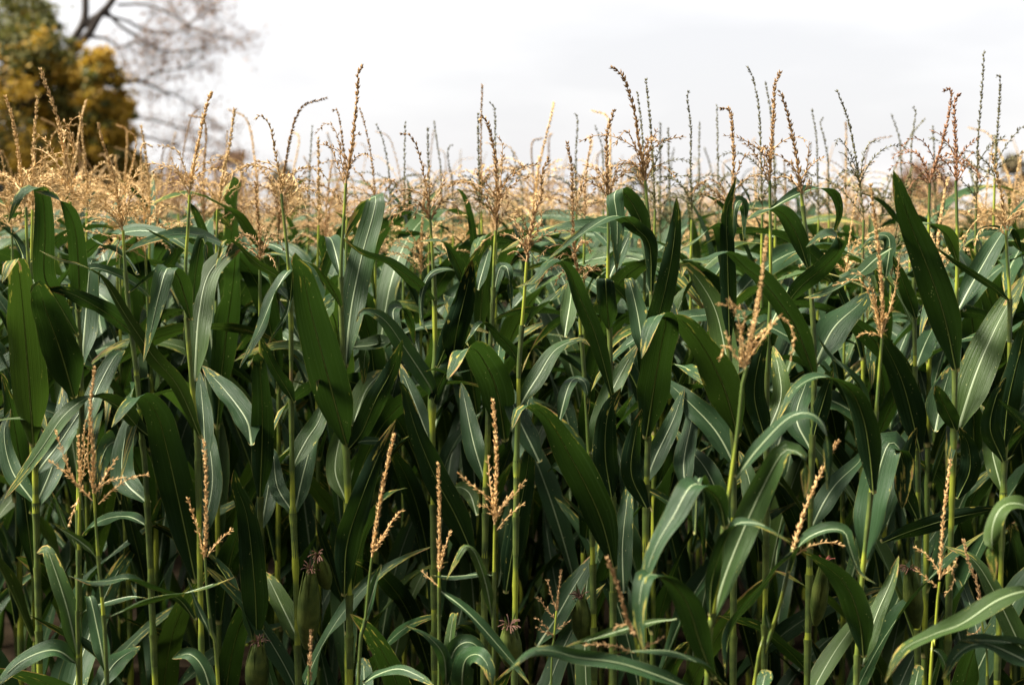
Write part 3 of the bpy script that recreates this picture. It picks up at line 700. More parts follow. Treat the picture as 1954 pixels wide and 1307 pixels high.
lf('N', 24, [1, 1, .8], 6, [(1395, 470), (1402, 400), (1412, 383), (1420, 400), (1419, 460)])
lf('N', 54, 1.6, 16, [(1395, 1000), (1350, 900), (1310, 850), (1290, 820)])

plant('O', 3.4, [(1469, 345), (1470, 440), (1470, 560), (1464, 700), (1463, 840), (1462, 1000)], 'corn plant with a thick brown tassel right next to a taller left leaning one', FR)
tas('O', [(1469, 345), (1470, 298), (1476, 225), (1478, 167), (1490, 137)], 4, .12, 'b', s=1.15, br=[[(1469, 350), (1450, 310), (1430, 280), (1415, 275)], [(1469, 340), (1455, 290), (1440, 270)], [(1469, 355), (1455, 330), (1440, 340)]])
lf('O', 50, 1.8, 14, [(1463, 830), (1490, 760), (1485, 700), (1475, 660)])
lf('O', 44, 1.8, 20, [(1470, 620), (1500, 560), (1510, 520)])
lf('O', 50, -1.4, -4, [(1463, 845), (1440, 760), (1448, 690), (1465, 640)])
lf('O', 54, 1.6, 14, [(1463, 1040), (1440, 960), (1425, 900), (1410, 860)])

plant('P', 3.28, [(1529, 370), (1536, 430), (1542, 485), (1550, 592), (1554, 700), (1550, 850), (1545, 1060)], 'corn plant with a left leaning brown tassel above long arching dark leaf', FR)
tas('P', [(1529, 370), (1526, 348), (1519, 295), (1501, 211), (1487, 173)], 3, .12, 'b', s=1.15, br=[[(1529, 365), (1540, 320), (1544, 270)], [(1529, 370), (1508, 340), (1492, 330)], [(1529, 375), (1548, 345), (1545, 375)], [(1529, 360), (1510, 310), (1503, 320)]])
lf('P', 54, [-1.8, -1.8, -1, .3, .6], [0, -10, -22, -28, -30], [(1556, 722), (1536, 668), (1511, 612), (1462, 545), (1422, 510), (1386, 480), (1345, 493), (1303, 496)])
lf('P', 44, [-1.2, -.5, .8], [0, -8, -14], [(1543, 510), (1517, 442), (1490, 406), (1460, 400), (1424, 420)])
lf('P', 44, [-1.2, -1.2, .2, 1.6, 1.6], [0, -8, -16, -20, -22], [(1490, 590), (1530, 545), (1572, 510), (1602, 476), (1596, 452), (1574, 445), (1538, 472)])
lf('P', 30, [1, .4, -.8, -1], 16, [(1470, 395), (1520, 372), (1560, 360), (1590, 366), (1602, 405), (1590, 450)])
lf('P', 78, 1.6, 10, [(1555, 695), (1592, 625), (1640, 580), (1658, 555)])
lf('P', 62, 1.4, 18, [(1550, 860), (1520, 800), (1535, 740), (1550, 710)])
lf('P', 40, -1, -4, [(1552, 830), (1570, 770), (1590, 700)])
lf('P', 50, 1.4, 14, [(1545, 1010), (1590, 930), (1640, 880), (1650, 850)])
ear(PL['P']['o'], U(1556, 1190, 3.25), U(1573, 1075, 3.18), .017, 5, M_RSILK)

plant('Q', 3.36, [(1744, 540), (1745, 620), (1746, 700), (1748, 850), (1752, 980)], 'corn plant behind the short pink spike, its own stalk bare of tassel', FR)
lf('Q', 34, -1.4, [0, -8], [(1748, 606), (1726, 545), (1704, 488)])
lf('Q', 64, [-2.4, -2.2], [0, -10], [(1756, 860), (1724, 735), (1688, 655), (1678, 630)])
lf('Q', 48, 1.8, 14, [(1748, 700), (1766, 655), (1786, 615)])
lf('Q', 62, 1.8, 16, [(1782, 815), (1800, 750), (1818, 690)])
lf('Q', 30, [1, 1, .5], [4, 6], [(1690, 530), (1698, 470), (1690, 450), (1660, 455), (1640, 480)])
lf('Q', 36, [1, .6, .6], -10, [(1700, 470), (1670, 495), (1640, 522), (1588, 556), (1534, 569)])
lf('Q', 44, -1.4, -6, [(1752, 990), (1725, 930), (1735, 860), (1750, 815)])
lf('Q', 44, [-1.3, -1], -10, [(1680, 1032), (1797, 994), (1880, 975), (1930, 968)])
ear(PL['Q']['o'], U(1748, 1195, 3.3), U(1735, 1085, 3.24), .019, 6)

plant('R', 3.27, [(1824, 345), (1826, 420), (1827, 498), (1824, 600), (1822, 720), (1820, 830), (1815, 1000)], 'corn plant with a big broad dark leaf rising to a sharp point, right', FR)
tas('R', [(1824, 345), (1825, 330), (1824, 284), (1821, 202), (1832, 178)], 3, .10, 'r', s=1.1, br=[[(1824, 345), (1840, 310), (1858, 290)], [(1824, 340), (1805, 310), (1790, 300)], [(1824, 350), (1840, 325), (1850, 310)]])
lf('R', 74, [-2.8, -2.8, -2.4], [0, -12, -22], [(1825, 708), (1802, 605), (1773, 518), (1738, 430), (1718, 370), (1705, 326)])
lf('R', 34, [-1, .2, 1], [0, -8, -12], [(1828, 498), (1808, 452), (1780, 430), (1750, 427), (1714, 448)])
lf('R', 50, [1.4, 1.4, .8, -1], [0, 8, 10], [(1827, 592), (1865, 525), (1908, 452), (1930, 432), (1948, 480)])
lf('R', 84, 2, 12, [(1828, 818), (1865, 707), (1908, 610), (1955, 525)])
lf('R', 62, 1.8, 16, [(1785, 820), (1800, 750), (1815, 700)])
lf('R', 44, -1.3, [0, -6], [(1824, 820), (1800, 770), (1785, 735)])
lf('R', 52, -1.6, -4, [(1826, 950), (1850, 900), (1848, 850), (1830, 815)])
lf('R', 40, 1.4, 20, [(1840, 590), (1800, 540), (1775, 545)])

plant('S', 3.22, [(1920, 440), (1922, 500), (1927, 575), (1925, 705), (1918, 860), (1914, 960)], 'corn plant at far right with a pale drooping sideways tassel', FR)
tas('S', [(1920, 440), (1917, 423), (1911, 371), (1902, 333), (1891, 290)], 2, .10, 'g', s=1.1, br=[[(1919, 440), (1900, 410), (1870, 415), (1845, 445), (1838, 475)], [(1920, 450), (1900, 435), (1870, 440), (1860, 470)], [(1921, 445), (1930, 420), (1945, 420)]])
lf('S', 22, -1.2, [0, -6], [(1927, 572), (1872, 532), (1816, 495), (1778, 468)], fold=120)
lf('S', 58, -1.8, [0, -10], [(1915, 855), (1924, 765), (1946, 670), (1960, 600)])
lf('S', 46, 1.6, 14, [(1914, 940), (1895, 870), (1885, 800), (1870, 770)])
lf('S', 46, -1.5, -6, [(1916, 880), (1890, 820), (1900, 760), (1920, 720)])

# ---------------- short plants at the edge of the field, nearer the camera
plant('a', 2.75, [(179, 941), (187, 1057), (197, 1170), (204, 1298)], 'short corn plant at lower left with a widely forked tan tassel', ED, .0025, .0045, .3)
tas('a', [(178, 941), (177, 860), (172, 780), (181, 700)], 0, tone='t', s=0.86, br=[[(176, 955), (140, 915), (115, 850), (105, 818)], [(176, 955), (145, 920), (110, 890), (92, 876)], [(180, 945), (200, 910), (225, 870)], [(180, 940), (205, 918), (242, 910)], [(188, 962), (215, 935), (250, 912), (285, 905)], [(178, 935), (168, 880), (170, 820), (176, 770)]])
lf('a', 14, .8, -2, [(187, 1061), (150, 1031), (118, 1010), (101, 998)])
lf('a', 16, [.4, -.4], [0, -6], [(197, 1174), (300, 1147), (375, 1125), (450, 1100)], fold=100)
lf('a', 40, [2.4, 2.2, 1], 8, [(202, 1280), (186, 1200), (172, 1140), (165, 1150)])
plant('b', 2.85, [(152, 925), (150, 1050), (148, 1170), (150, 1298)], 'short thin corn plant just left of the forked tassel, lower left', ED, .0025, .0042, .3)
tas('b', [(152, 925), (151, 880), (149, 830)], 0, tone='t', kind='thin', br=[[(153, 930), (162, 880), (158, 830)], [(152, 945), (140, 975), (130, 1005)], [(153, 920), (158, 860), (163, 800)]], s=0.86)
lf('b', 14, 1, -2, [(150, 1050), (125, 1005), (110, 965), (98, 937)])
lf('b', 18, [.5, -.5], -3, [(150, 1166), (206, 1148), (250, 1138), (285, 1142)])
lf('b', 46, [2.6, 2.4, 1.5], 6, [(149, 1255), (128, 1160), (104, 1085), (88, 1048), (70, 1055)], taper=.5)
lf('b', 48, 1.4, -8, [(150, 1262), (100, 1240), (40, 1262), (-10, 1310)])
lf('b', 52, 2, 10, [(190, 1310), (222, 1262), (268, 1232)])
plant('c', 2.8, [(391, 1062), (397, 1147), (405, 1215), (416, 1298)], 'short corn plant with a straight tan spike and pale side branch', ED, .0024, .0042, .3)
tas('c', [(391, 1062), (393, 990), (393, 910), (389, 836)], 0, tone='t', s=0.91, br=[[(390, 1068), (380, 1020), (366, 975), (357, 948)], [(395, 1062), (415, 1035), (445, 1008)]])
lf('c', 18, 1, 3, [(403, 1210), (377, 1158), (357, 1102)])
lf('c', 42, [2, 2, 1.4], 4, [(405, 1330), (388, 1275), (362, 1248), (328, 1256)])
lf('c', 30, [-1.2, .4, .6], -8, [(375, 1180), (338, 1140), (282, 1121), (244, 1104), (208, 1108), (175, 1110), (131, 1098)])
plant('d', 2.8, [(710, 1062), (704, 1110), (697, 1185), (684, 1298)], 'short corn plant leaning right with a long spike and one twin branch', ED, .0024, .0042, .3)
tas('d', [(710, 1062), (718, 1000), (732, 920), (752, 826)], 0, tone='t', s=0.91, br=[[(712, 1052), (735, 1015), (752, 990), (770, 970)], [(711, 1055), (728, 1030), (740, 1015)]])
lf('d', 22, [.8, .6], 3, [(696, 1183), (712, 1130), (727, 1076)])
lf('d', 44, [2.2, 2, 1], 6, [(694, 1345), (695, 1295), (693, 1254)], taper=.25)
lf('d', 34, [1, .2], -10, [(688, 1300), (755, 1276), (800, 1290), (830, 1310)])
plant('e', 2.8, [(838, 1090), (838, 1150), (838, 1298)], 'short corn plant with a plain upright tan spike, centre bottom', ED, .0024, .004, .3)
tas('e', [(838, 1095), (838, 1030), (838, 950), (836, 884)], 0, tone='t', s=0.86, br=[[(839, 1092), (848, 1050), (861, 1010)], [(838, 1095), (842, 1060), (848, 1040)], [(836, 1118), (822, 1105), (803, 1088)]])
lf('e', 28, 1.2, [0, -6], [(838, 1121), (902, 1177), (977, 1262), (1010, 1305)])
lf('e', 28, [2.2, 2.2, 1], 6, [(848, 1320), (858, 1225), (866, 1172), (872, 1180)], taper=.35)
lf('e', 32, [1.6, 1.4], -6, [(852, 1310), (846, 1250), (815, 1213), (776, 1194)])
lf('e', 44, [1.6, 1.2], -2, [(850, 1300), (868, 1240), (900, 1226), (938, 1262)])
lf('e', 54, [2.2, 2, .5, -.5], [0, -8, -12], [(880, 1340), (886, 1265), (910, 1248), (930, 1268), (940, 1310)], taper=.5)
plant('f', 2.78, [(944, 1000), (943, 1060), (943, 1148), (942, 1298)], 'short corn plant with a tall spike and spread arms at bottom centre', ED, .0025, .0044, .3)
tas('f', [(944, 1005), (945, 950), (947, 860), (940, 760)], 0, tone='t', s=0.95, br=[[(943, 975), (930, 950), (900, 925), (872, 900)], [(943, 985), (930, 968), (910, 964)], [(942, 970), (935, 920), (931, 868)], [(946, 985), (965, 960), (985, 940), (1003, 914)], [(948, 1012), (970, 985), (1002, 958)], [(946, 990), (960, 965), (980, 935)]])
lf('f', 12, [.3, -.3], -4, [(942, 1092), (865, 1100), (822, 1096)], fold=100)
lf('f', 26, [1.4, 1, .4], [0, -4], [(941, 1182), (926, 1110), (906, 1055), (888, 1042), (874, 1062), (852, 1105)])
ear(PL['f']['o'], U(975, 1270, 3.0), U(972, 1195, 2.96), .022, 9)
plant('g', 2.7, [(590, 1300), (589, 1340)], 'short brown spike poking up from the bottom edge left of centre', ED, .0024, .004, .3)
tas('g', [(590, 1305), (591, 1270), (594, 1200)], 0, tone='b', s=0.95)
plant('h', 2.85, [(1062, 1165), (1057, 1220), (1052, 1298)], 'spindly short corn plant with a tiny shaded brown tassel', ED, .002, .003, .3)
tas('h', [(1062, 1167), (1066, 1130), (1071, 1085)], 0, tone='b', kind='thin', s=0.77, br=[[(1059, 1180), (1042, 1160), (1025, 1137)], [(1058, 1218), (1040, 1195), (1021, 1176)], [(1057, 1212), (1040, 1205), (1022, 1194)], [(1060, 1200), (1075, 1192), (1090, 1182)], [(1061, 1163), (1052, 1135), (1045, 1104)]])
plant('i', 2.4, [(1212, 1215), (1219, 1260), (1225, 1298)], 'near blurred corn plant with a dark nodding spike, bottom right of centre', ED, .002, .0036, .3)
tas('i', [(1212, 1215), (1195, 1177), (1180, 1121), (1158, 1064)], 2, .05, tone='b', s=0.83, br=[[(1210, 1245), (1165, 1230), (1112, 1230)], [(1222, 1240), (1250, 1225), (1270, 1214)]])
lf('i', 40, [1.6, 1.4, .6], [0, -8], [(1340, 1320), (1195, 1268), (1101, 1254), (1052, 1241), (1008, 1246), (962, 1287)])
lf('i', 24, [.4, .2], -10, [(1390, 1300), (1326, 1262), (1270, 1241), (1157, 1246)])
lf('i', 18, .6, 0, [(1290, 1175), (1195, 1200), (1131, 1219), (1068, 1238)])
plant('j', 2.45, [(1425, 700), (1418, 720), (1408, 816), (1395, 912), (1382, 1005), (1368, 1110), (1358, 1190), (1350, 1298)], 'near corn plant with a blurred pale tassel and several big bright leaves', ED, .0028, .0060, .3)
tas('j', [(1422, 705), (1440, 610), (1455, 520), (1463, 448)], 0, tone='t', s=0.86, br=[[(1420, 700), (1415, 640), (1400, 590), (1365, 580)], [(1421, 700), (1405, 680), (1385, 660), (1372, 690)], [(1424, 690), (1460, 640), (1490, 605), (1515, 640), (1508, 690)], [(1422, 700), (1430, 640), (1450, 590)], [(1421, 705), (1395, 665), (1385, 630)], [(1423, 690), (1440, 650), (1470, 620)], [(1421, 695), (1412, 650), (1420, 600), (1385, 570)]])
lf('j', 40, [1.2, 1.2, .3, -1], [0, -4, -6], [(1400, 911), (1450, 852), (1500, 801), (1537, 788), (1567, 806), (1580, 852), (1579, 935)], fold=60)
lf('j', 68, [2.6, 2.6, 1.8, -.5, -1], [0, 4, 2, -2], [(1358, 1185), (1386, 1093), (1436, 972), (1490, 868), (1520, 862), (1536, 886), (1536, 950)], fold=40)
lf('j', 34, [-.8, .2, .6], [0, -6, -10], [(1355, 1170), (1358, 1110), (1376, 1050), (1400, 1004), (1432, 997), (1466, 1007), (1508, 1034)])
lf('j', 58, [-1.6, -.6, 1, 2.2, 2.2], [0, -4, -10, -14], [(1384, 1005), (1374, 962), (1352, 934), (1320, 926), (1288, 980), (1252, 1042), (1232, 1098), (1222, 1150)])
lf('j', 64, [-2.2, -2, -1, .4, 2, 2.2], [0, -8, -16, -20], [(1362, 1292), (1337, 1230), (1315, 1160), (1290, 1120), (1262, 1100), (1232, 1100), (1221, 1140), (1221, 1190), (1229, 1242)], fold=40)
lf('j', 26, [-.8, .6], 10, [(1325, 1020), (1330, 940), (1336, 912), (1345, 960), (1342, 1080)])
plant('k', 2.62, [(1512, 1055), (1494, 1132), (1471, 1207), (1460, 1245), (1440, 1300)], 'leaning short corn plant with a thick tan spike tilted right', ED, .0024, .0042, .3)
tas('k', [(1512, 1058), (1530, 990), (1558, 920), (1600, 838)], 0, tone='t', s=1.00, br=[[(1520, 1058), (1545, 1042), (1580, 1035), (1616, 1042)]])
lf('k', 32, [-.4, .6, .8, .4], [0, -3, -6], [(1503, 1090), (1530, 1036), (1573, 1012), (1610, 1014), (1622, 1045), (1640, 1090), (1672, 1114)])
lf('k', 36, [-.6, -.4], -4, [(1510, 1048), (1468, 1100), (1396, 1198), (1384, 1292)])
lf('k', 12, 1, -1, [(1471, 1209), (1462, 1170), (1463, 1150)])
lf('k', 40, [2, 2, 1], 5, [(1450, 1340), (1456, 1305), (1463, 1277)], taper=.25)
plant('l', 2.85, [(1683, 645), (1677, 720), (1671, 800), (1662, 940), (1648, 1070), (1640, 1185), (1634, 1300)], 'near corn plant with a pinkish spike and three armed tan tassel, right', ED, .0030, .0062, .3)
tas('l', [(1682, 645), (1683, 560), (1674, 460), (1661, 352)], 2, .06, tone='t', s=0.91, br=[[(1680, 635), (1665, 580), (1640, 535), (1588, 545)], [(1680, 632), (1670, 575), (1652, 530), (1625, 520)], [(1684, 630), (1700, 585), (1712, 530), (1716, 482)], [(1683, 640), (1695, 600), (1705, 560)], [(1681, 640), (1672, 600), (1665, 560)]])
lf('l', 60, [-1.8, -1.4, -.2, .6, .4], [0, -6, -14], [(1667, 940), (1660, 868), (1648, 800), (1622, 743), (1580, 721), (1546, 724), (1512, 750), (1482, 804)])
lf('l', 78, [3, 3, 2, -1, -1.5], [0, 6, 8, 4], [(1648, 1072), (1664, 955), (1690, 858), (1708, 846), (1722, 880), (1722, 970)], fold=30, taper=.55)
lf('l', 20, [.6, .8], [0, -4], [(1672, 786), (1632, 727), (1586, 675), (1560, 640)])
lf('l', 64, [-2, -2, -1, .4], [0, -8, -12], [(1648, 1250), (1641, 1190), (1622, 1130), (1590, 1090), (1545, 1062), (1520, 1046)])
lf('l', 40, 1.6, 10, [(1645, 1270), (1670, 1180), (1700, 1110), (1715, 1060)])
plant('m', 2.75, [(1793, 1110), (1790, 1130), (1782, 1234), (1775, 1298)], 'short corn plant with a slender tan spike at lower right', ED, .0024, .004, .3)
tas('m', [(1793, 1105), (1799, 1000), (1806, 940), (1814, 876)], 0, tone='t', s=0.83, br=[[(1792, 1090), (1770, 1060), (1743, 1042)], [(1791, 1122), (1765, 1100), (1745, 1082)], [(1794, 1105), (1812, 1080), (1820, 1110), (1802, 1138)], [(1795, 1100), (1815, 1085), (1828, 1064)]])
lf('m', 18, .8, 4, [(1782, 1234), (1800, 1260), (1810, 1300)])
lf('m', 30, [2, 1.5], 6, [(1742, 1340), (1748, 1300), (1755, 1268)], taper=.25)
plant('n', 2.95, [(1870, 1150), (1878, 1220), (1884, 1298)], 'short corn plant with a nodding thin tassel at the lower right edge', ED, .002, .0036, .3)
tas('n', [(1870, 1150), (1864, 1110), (1850, 1078), (1838, 1027)], 0, tone='b', s=0.86, br=[[(1872, 1195), (1858, 1210), (1845, 1205)]])
lf('n', 50, [2, 2, 1.4], [0, 4], [(1968, 1290), (1948, 1235), (1895, 1125), (1855, 1066), (1803, 1042)])
plant('o', 2.45, [(1985, 960), (1982, 1100), (1985, 1300)], 'near corn plant mostly outside the right edge, its leaves reaching in', ED, .0028, .0065, .3)
lf('o', 48, [.8, 1.2, .6, -1], [0, -6], [(1985, 985), (1948, 962), (1912, 968), (1893, 1015), (1897, 1108)])
lf('o', 48, [1.4, 1.4], [0, -8], [(1985, 1120), (1950, 1127), (1900, 1147), (1835, 1190), (1779, 1211), (1722, 1241), (1688, 1302)])
lf('o', 48, 1.4, -6, [(1985, 1262), (1960, 1260), (1880, 1228), (1830, 1245), (1798, 1296)])
lf('o', 24, 1, -4, [(1985, 1240), (1940, 1228), (1890, 1222), (1835, 1222)])
lf('o', 20, -.8, -2, [(1985, 840), (1950, 803), (1906, 762)])

# ---------------- plants just behind, known by their tassels against the sky
def back(pid, d, base, pts, tone, label, nb=8, L=.16, kind='thin', dr=1.2, s=1.1, br=()):
    bx, by = base
    plant(pid, d, [base, (bx - 2, by + 120), (bx - 2, by + 400)], label, BK, fill=0)
    P = PL[pid]; g = P['g']
    axis = crom(P['P'], 60); loc = np.array(P['o'].location); top = P['P'][-1][2]
    def dx(z): return (float(np.interp(z, axis[:, 2], axis[:, 0]) - loc[0]), float(np.interp(z, axis[:, 2], axis[:, 1]) - loc[1]))
    zs = np.concatenate([np.arange(.15, .95, .17), np.arange(1.0, min(top - .24, 1.52), .105)]); lib_leaves(P['o'], zs, g.uniform(0, 6.28), g, True, dx)
    if g.random() < .55: tip_leaf(P['o'], g, dx(min(top - .2, 1.56)), min(top - .2, 1.56))
    P['nodes'] += list(zs)
    tas(pid, [base] + pts, nb, L, tone, kind, 1.0, dr, br, s)
back('s0', 3.75, (62, 400), [(64, 286), (66, 252), (71, 185)], 'g', 'corn plant with a straight golden spike between the two leftmost tassels', 8, kind='spike')
back('s1', 4.2, (166, 400), [(165, 340), (158, 273), (153, 215)], 'g', 'corn plant with a curled golden tassel right of the pale forked one', 8, kind='spike')
back('s2', 4.3, (286, 440), [(284, 370), (279, 303), (269, 239)], 'g', 'corn plant with a blurred gold spike before the yellow foliage edge', 8, kind='spike')
back('s3', 4.6, (226, 430), [(225, 370), (222, 330), (220, 296)], 'g', 'corn plant with a short golden spike low before the dark trunk side', 8, kind='spike')
back('s4', 3.9, (415, 400), [(418, 387), (427, 320), (437, 286), (448, 206)], 'g', 'corn plant with a tall tan spike right before the bare branches', 4, kind='spike', br=[[(414, 400), (400, 360), (392, 340)], [(416, 400), (430, 370), (452, 355)]])
back('s5', 4.8, (430, 400), [(431, 330), (434, 249)], 'g', 'corn plant with a faint thin spike left of the tall tan one', 6)
back('s6', 5.0, (588, 430), [(590, 350), (592, 300), (596, 240)], 'n', 'corn plant with a blurred grey spike over the dark distant bush', 4)
back('s7', 4.0, (608, 430), [(608, 362), (608, 310), (607, 262)], 'g', 'corn plant with a plain tan spike beside the grey blurred one', 5, kind='spike')
back('s8', 3.8, (662, 420), [(659, 330), (656, 290), (645, 216), (634, 213)], 'b', 'corn plant with a kinked spike just left of the tallest dark spike', 2, br=[[(655, 300), (640, 250), (622, 236), (600, 258)]])
back('s9', 4.0, (718, 430), [(715, 360), (708, 300), (700, 255), (686, 205)], 'b', 'corn plant with a branched spike just right of the tallest dark spike', 8)
back('s10', 4.7, (745, 420), [(742, 330), (730, 265), (717, 237)], 'n', 'corn plant with a grey curved spike above the huge pale leaf', 6)
back('s11', 4.4, (772, 420), [(772, 338), (772, 290), (773, 232)], 'n', 'corn plant with a straight grey spike over the hooked brown tassel', 5)
back('s12', 4.3, (820, 440), [(819, 354), (817, 300), (816, 243)], 'n', 'corn plant with a dark green spike standing over the hooked brown tassel', 2)
back('s13', 5.0, (843, 420), [(841, 324), (834, 275), (828, 230)], 'n', 'corn plant with a faint grey spike leaning left near centre', 4)
back('s14', 5.0, (865, 440), [(863, 354), (856, 310), (855, 285), (865, 276)], 'n', 'corn plant with a faint grey hooked spike left of centre', 6, dr=2)
back('s15', 4.1, (915, 430), [(915, 368), (913, 300), (912, 217)], 'n', 'corn plant with a thin green spike left of the bushy brown tassel', 4)
back('s16', 4.2, (948, 430), [(946, 330), (945, 285), (944, 211), (933, 196)], 'n', 'corn plant with a green spike rising behind the bushy brown tassel', 6)
back('s17', 5.0, (998, 440), [(996, 360), (988, 330), (977, 287)], 'n', 'corn plant with a faint grey spike right of the bushy brown tassel', 6)
back('s18', 4.6, (1100, 410), [(1099, 300), (1102, 230), (1095, 217)], 'n', 'corn plant with a forked grey tip behind the hanging clump tassel', 7)
back('s19', 4.0, (1116, 420), [(1117, 354), (1120, 318), (1128, 266)], 'b', 'corn plant with a short brown spike left of the slim upright tassel', 6)
back('s20', 5.0, (1152, 400), [(1150, 293), (1143, 262), (1135, 240)], 'n', 'corn plant with a faint leaning spike left of the slim upright tassel', 4)
back('s21', 3.9, (1232, 400), [(1230, 330), (1224, 244), (1216, 175)], 'n', 'corn plant with a short green spike beside the left leaning brown tassel', 5)
back('s22', 3.8, (1250, 400), [(1246, 320), (1242, 244), (1232, 150)], 'n', 'corn plant with a taller green spike right of the left leaning tassel', 8)
back('s23', 4.6, (1280, 440), [(1278, 368), (1276, 300), (1275, 243)], 'n', 'corn plant with a plain grey spike in the gap right of centre', 7)
back('s24', 4.0, (1320, 420), [(1318, 340), (1318, 244), (1311, 186), (1316, 174)], 'n', 'corn plant with a tall green spike and arching side branches', 9, dr=1.8)
back('s25', 5.0, (1336, 420), [(1334, 326), (1334, 280), (1335, 232)], 'n', 'corn plant with a faint low spike right of the arching branches', 5)
back('s26', 4.6, (1372, 420), [(1370, 313), (1369, 260), (1368, 199)], 'n', 'corn plant with a straight grey spike beside the bent over tassel', 7, dr=1.6)
back('s27', 3.9, (1455, 400), [(1452, 300), (1448, 210), (1436, 148), (1423, 126)], 'n', 'corn plant with a tall green spike leaning left beside twin brown tassels', 8, dr=1.6)
back('s28', 4.4, (1480, 410), [(1478, 330), (1472, 225), (1460, 155)], 'n', 'corn plant with a blurred green spike between the twin brown tassels', 6)
back('s29', 4.6, (1562, 420), [(1560, 330), (1558, 266), (1549, 207)], 'n', 'corn plant with a grey spike, first right of the twin brown tassels', 6)
back('s30', 4.7, (1582, 420), [(1580, 313), (1574, 270), (1566, 238), (1571, 224)], 'n', 'corn plant with a grey spike, second right of the twin brown tassels', 6)
back('s31', 3.7, (1648, 420), [(1641, 356), (1632, 295), (1617, 225), (1596, 171)], 'n', 'corn plant with a lone dark green spike leaning left over bare sky', 5, br=[[(1640, 340), (1620, 290), (1600, 265), (1594, 280)], [(1642, 350), (1615, 300), (1600, 290)], [(1641, 340), (1650, 290), (1665, 270), (1680, 272)]])
back('s32', 5.0, (1722, 420), [(1718, 284), (1712, 250), (1700, 217)], 'n', 'corn plant with a small curved spike over the orange bush', 6)
back('s33', 4.6, (1738, 420), [(1738, 330), (1740, 269), (1747, 217), (1741, 204)], 'n', 'corn plant with a dark wavy spike over the orange bush', 6)
back('s34', 4.8, (1786, 420), [(1784, 320), (1782, 280), (1780, 240)], 'n', 'corn plant with a short spike left of the red brown bent tassel', 6)
back('s35', 3.6, (1774, 350), [(1776, 340), (1788, 305), (1800, 266), (1812, 211), (1815, 173), (1800, 174)], 'r', 'corn plant with a red brown tassel bent over, above golden side branches', 5, .15, 'spike', 2, 1.05, [[(1774, 350), (1750, 320), (1720, 310), (1695, 325)], [(1774, 345), (1755, 300), (1735, 290), (1710, 300)], [(1774, 352), (1752, 340), (1735, 360), (1745, 375)], [(1775, 350), (1795, 340), (1812, 370)], [(1775, 345), (1790, 330), (1808, 340)]])
back('s36', 3.9, (1863, 390), [(1864, 371), (1866, 269), (1873, 182), (1878, 96)], 'n', 'corn plant with the highest dark green spike at the right', 6, .17, 'thin', .7, 1.15)
back('s37', 4.0, (1898, 340), [(1902, 269), (1907, 196), (1908, 147), (1900, 149)], 'n', 'corn plant with a dark crook tipped spike at the far right', 6, .17, 'thin', .7, 1.15)


finish_plants()

# ------------------------------------------------------------------ further rows: single plants, then the far field
def generic(x, y, label, group, ribs, g, named=False):
    o = empty('corn_plant', (x, y, 0)); tag(o, label, 'corn plant', group)
    k = g.uniform(.91, 1.0 if y < 4.3 else 1.04); o.scale = (k, k, k); o.rotation_euler = (g.normal(0, .02), g.normal(0, .02), g.uniform(0, 6.28))
    link('stalk', SLIB[int(g.integers(len(SLIB)))], o)
    lib_leaves(o, np.concatenate([np.arange(.10, .98, .18 if y < 5 else .13) if y < 7.5 else np.arange(.8, .98, .17), np.arange(1.0, g.uniform(1.46, 1.62), .11)]) + g.uniform(-.04, .04), g.uniform(0, 6.28), g, ribs)
    if g.random() < .6: tip_leaf(o, g, (0, 0), g.uniform(1.46, 1.58))
    t = link('tassel', TLIB[int(g.integers(len(TLIB)))], o, (0, 0, 1.755)); t.rotation_euler = (0, 0, g.uniform(0, 6.28))
    frac = np.clip((x / (.36 * y) + 1) / 2, 0, 1)
    u = g.random(); c = np.array(TONE['g' if u < .85 - .45 * frac else 'b' if u < 1 - .25 * frac or frac < .45 else 'n'][:3]) * g.uniform(.85, 1.1); t.color = (*np.clip(c, 0, 1), 1)
g = np.random.default_rng(99)
ROWS = [(3.95, .13), (4.6, .14), (5.25, .16), (5.9, .18), (6.6, .20), (7.3, .22), (8.0, .23), (8.7, .24)]
NAMES = ['plain leafy corn plant wedged between the tasselled plants behind the front row', 'leafy corn plant in the soft middle rows, tassel showing over the leaves', 'small blurred corn plant with a pale tassel in the rows before the horizon']
for i, (y, st) in enumerate(ROWS):
    hw = .36 * y + .25
    q = 0 if i < 2 else 1 if i < 5 else 2
    for x in np.arange(-hw, hw, st):
        xx = x + g.uniform(-.05, .05); yy = y + g.normal(0, .05)
        if any(abs(xx - a) < .10 and abs(yy - b) < .25 for a, b in NAMED_X): continue
        generic(xx, yy, NAMES[q], ['corn plants between named neighbours', 'corn plants of the middle rows', 'corn plants of the blurred rear rows'][q], i < 1, g)

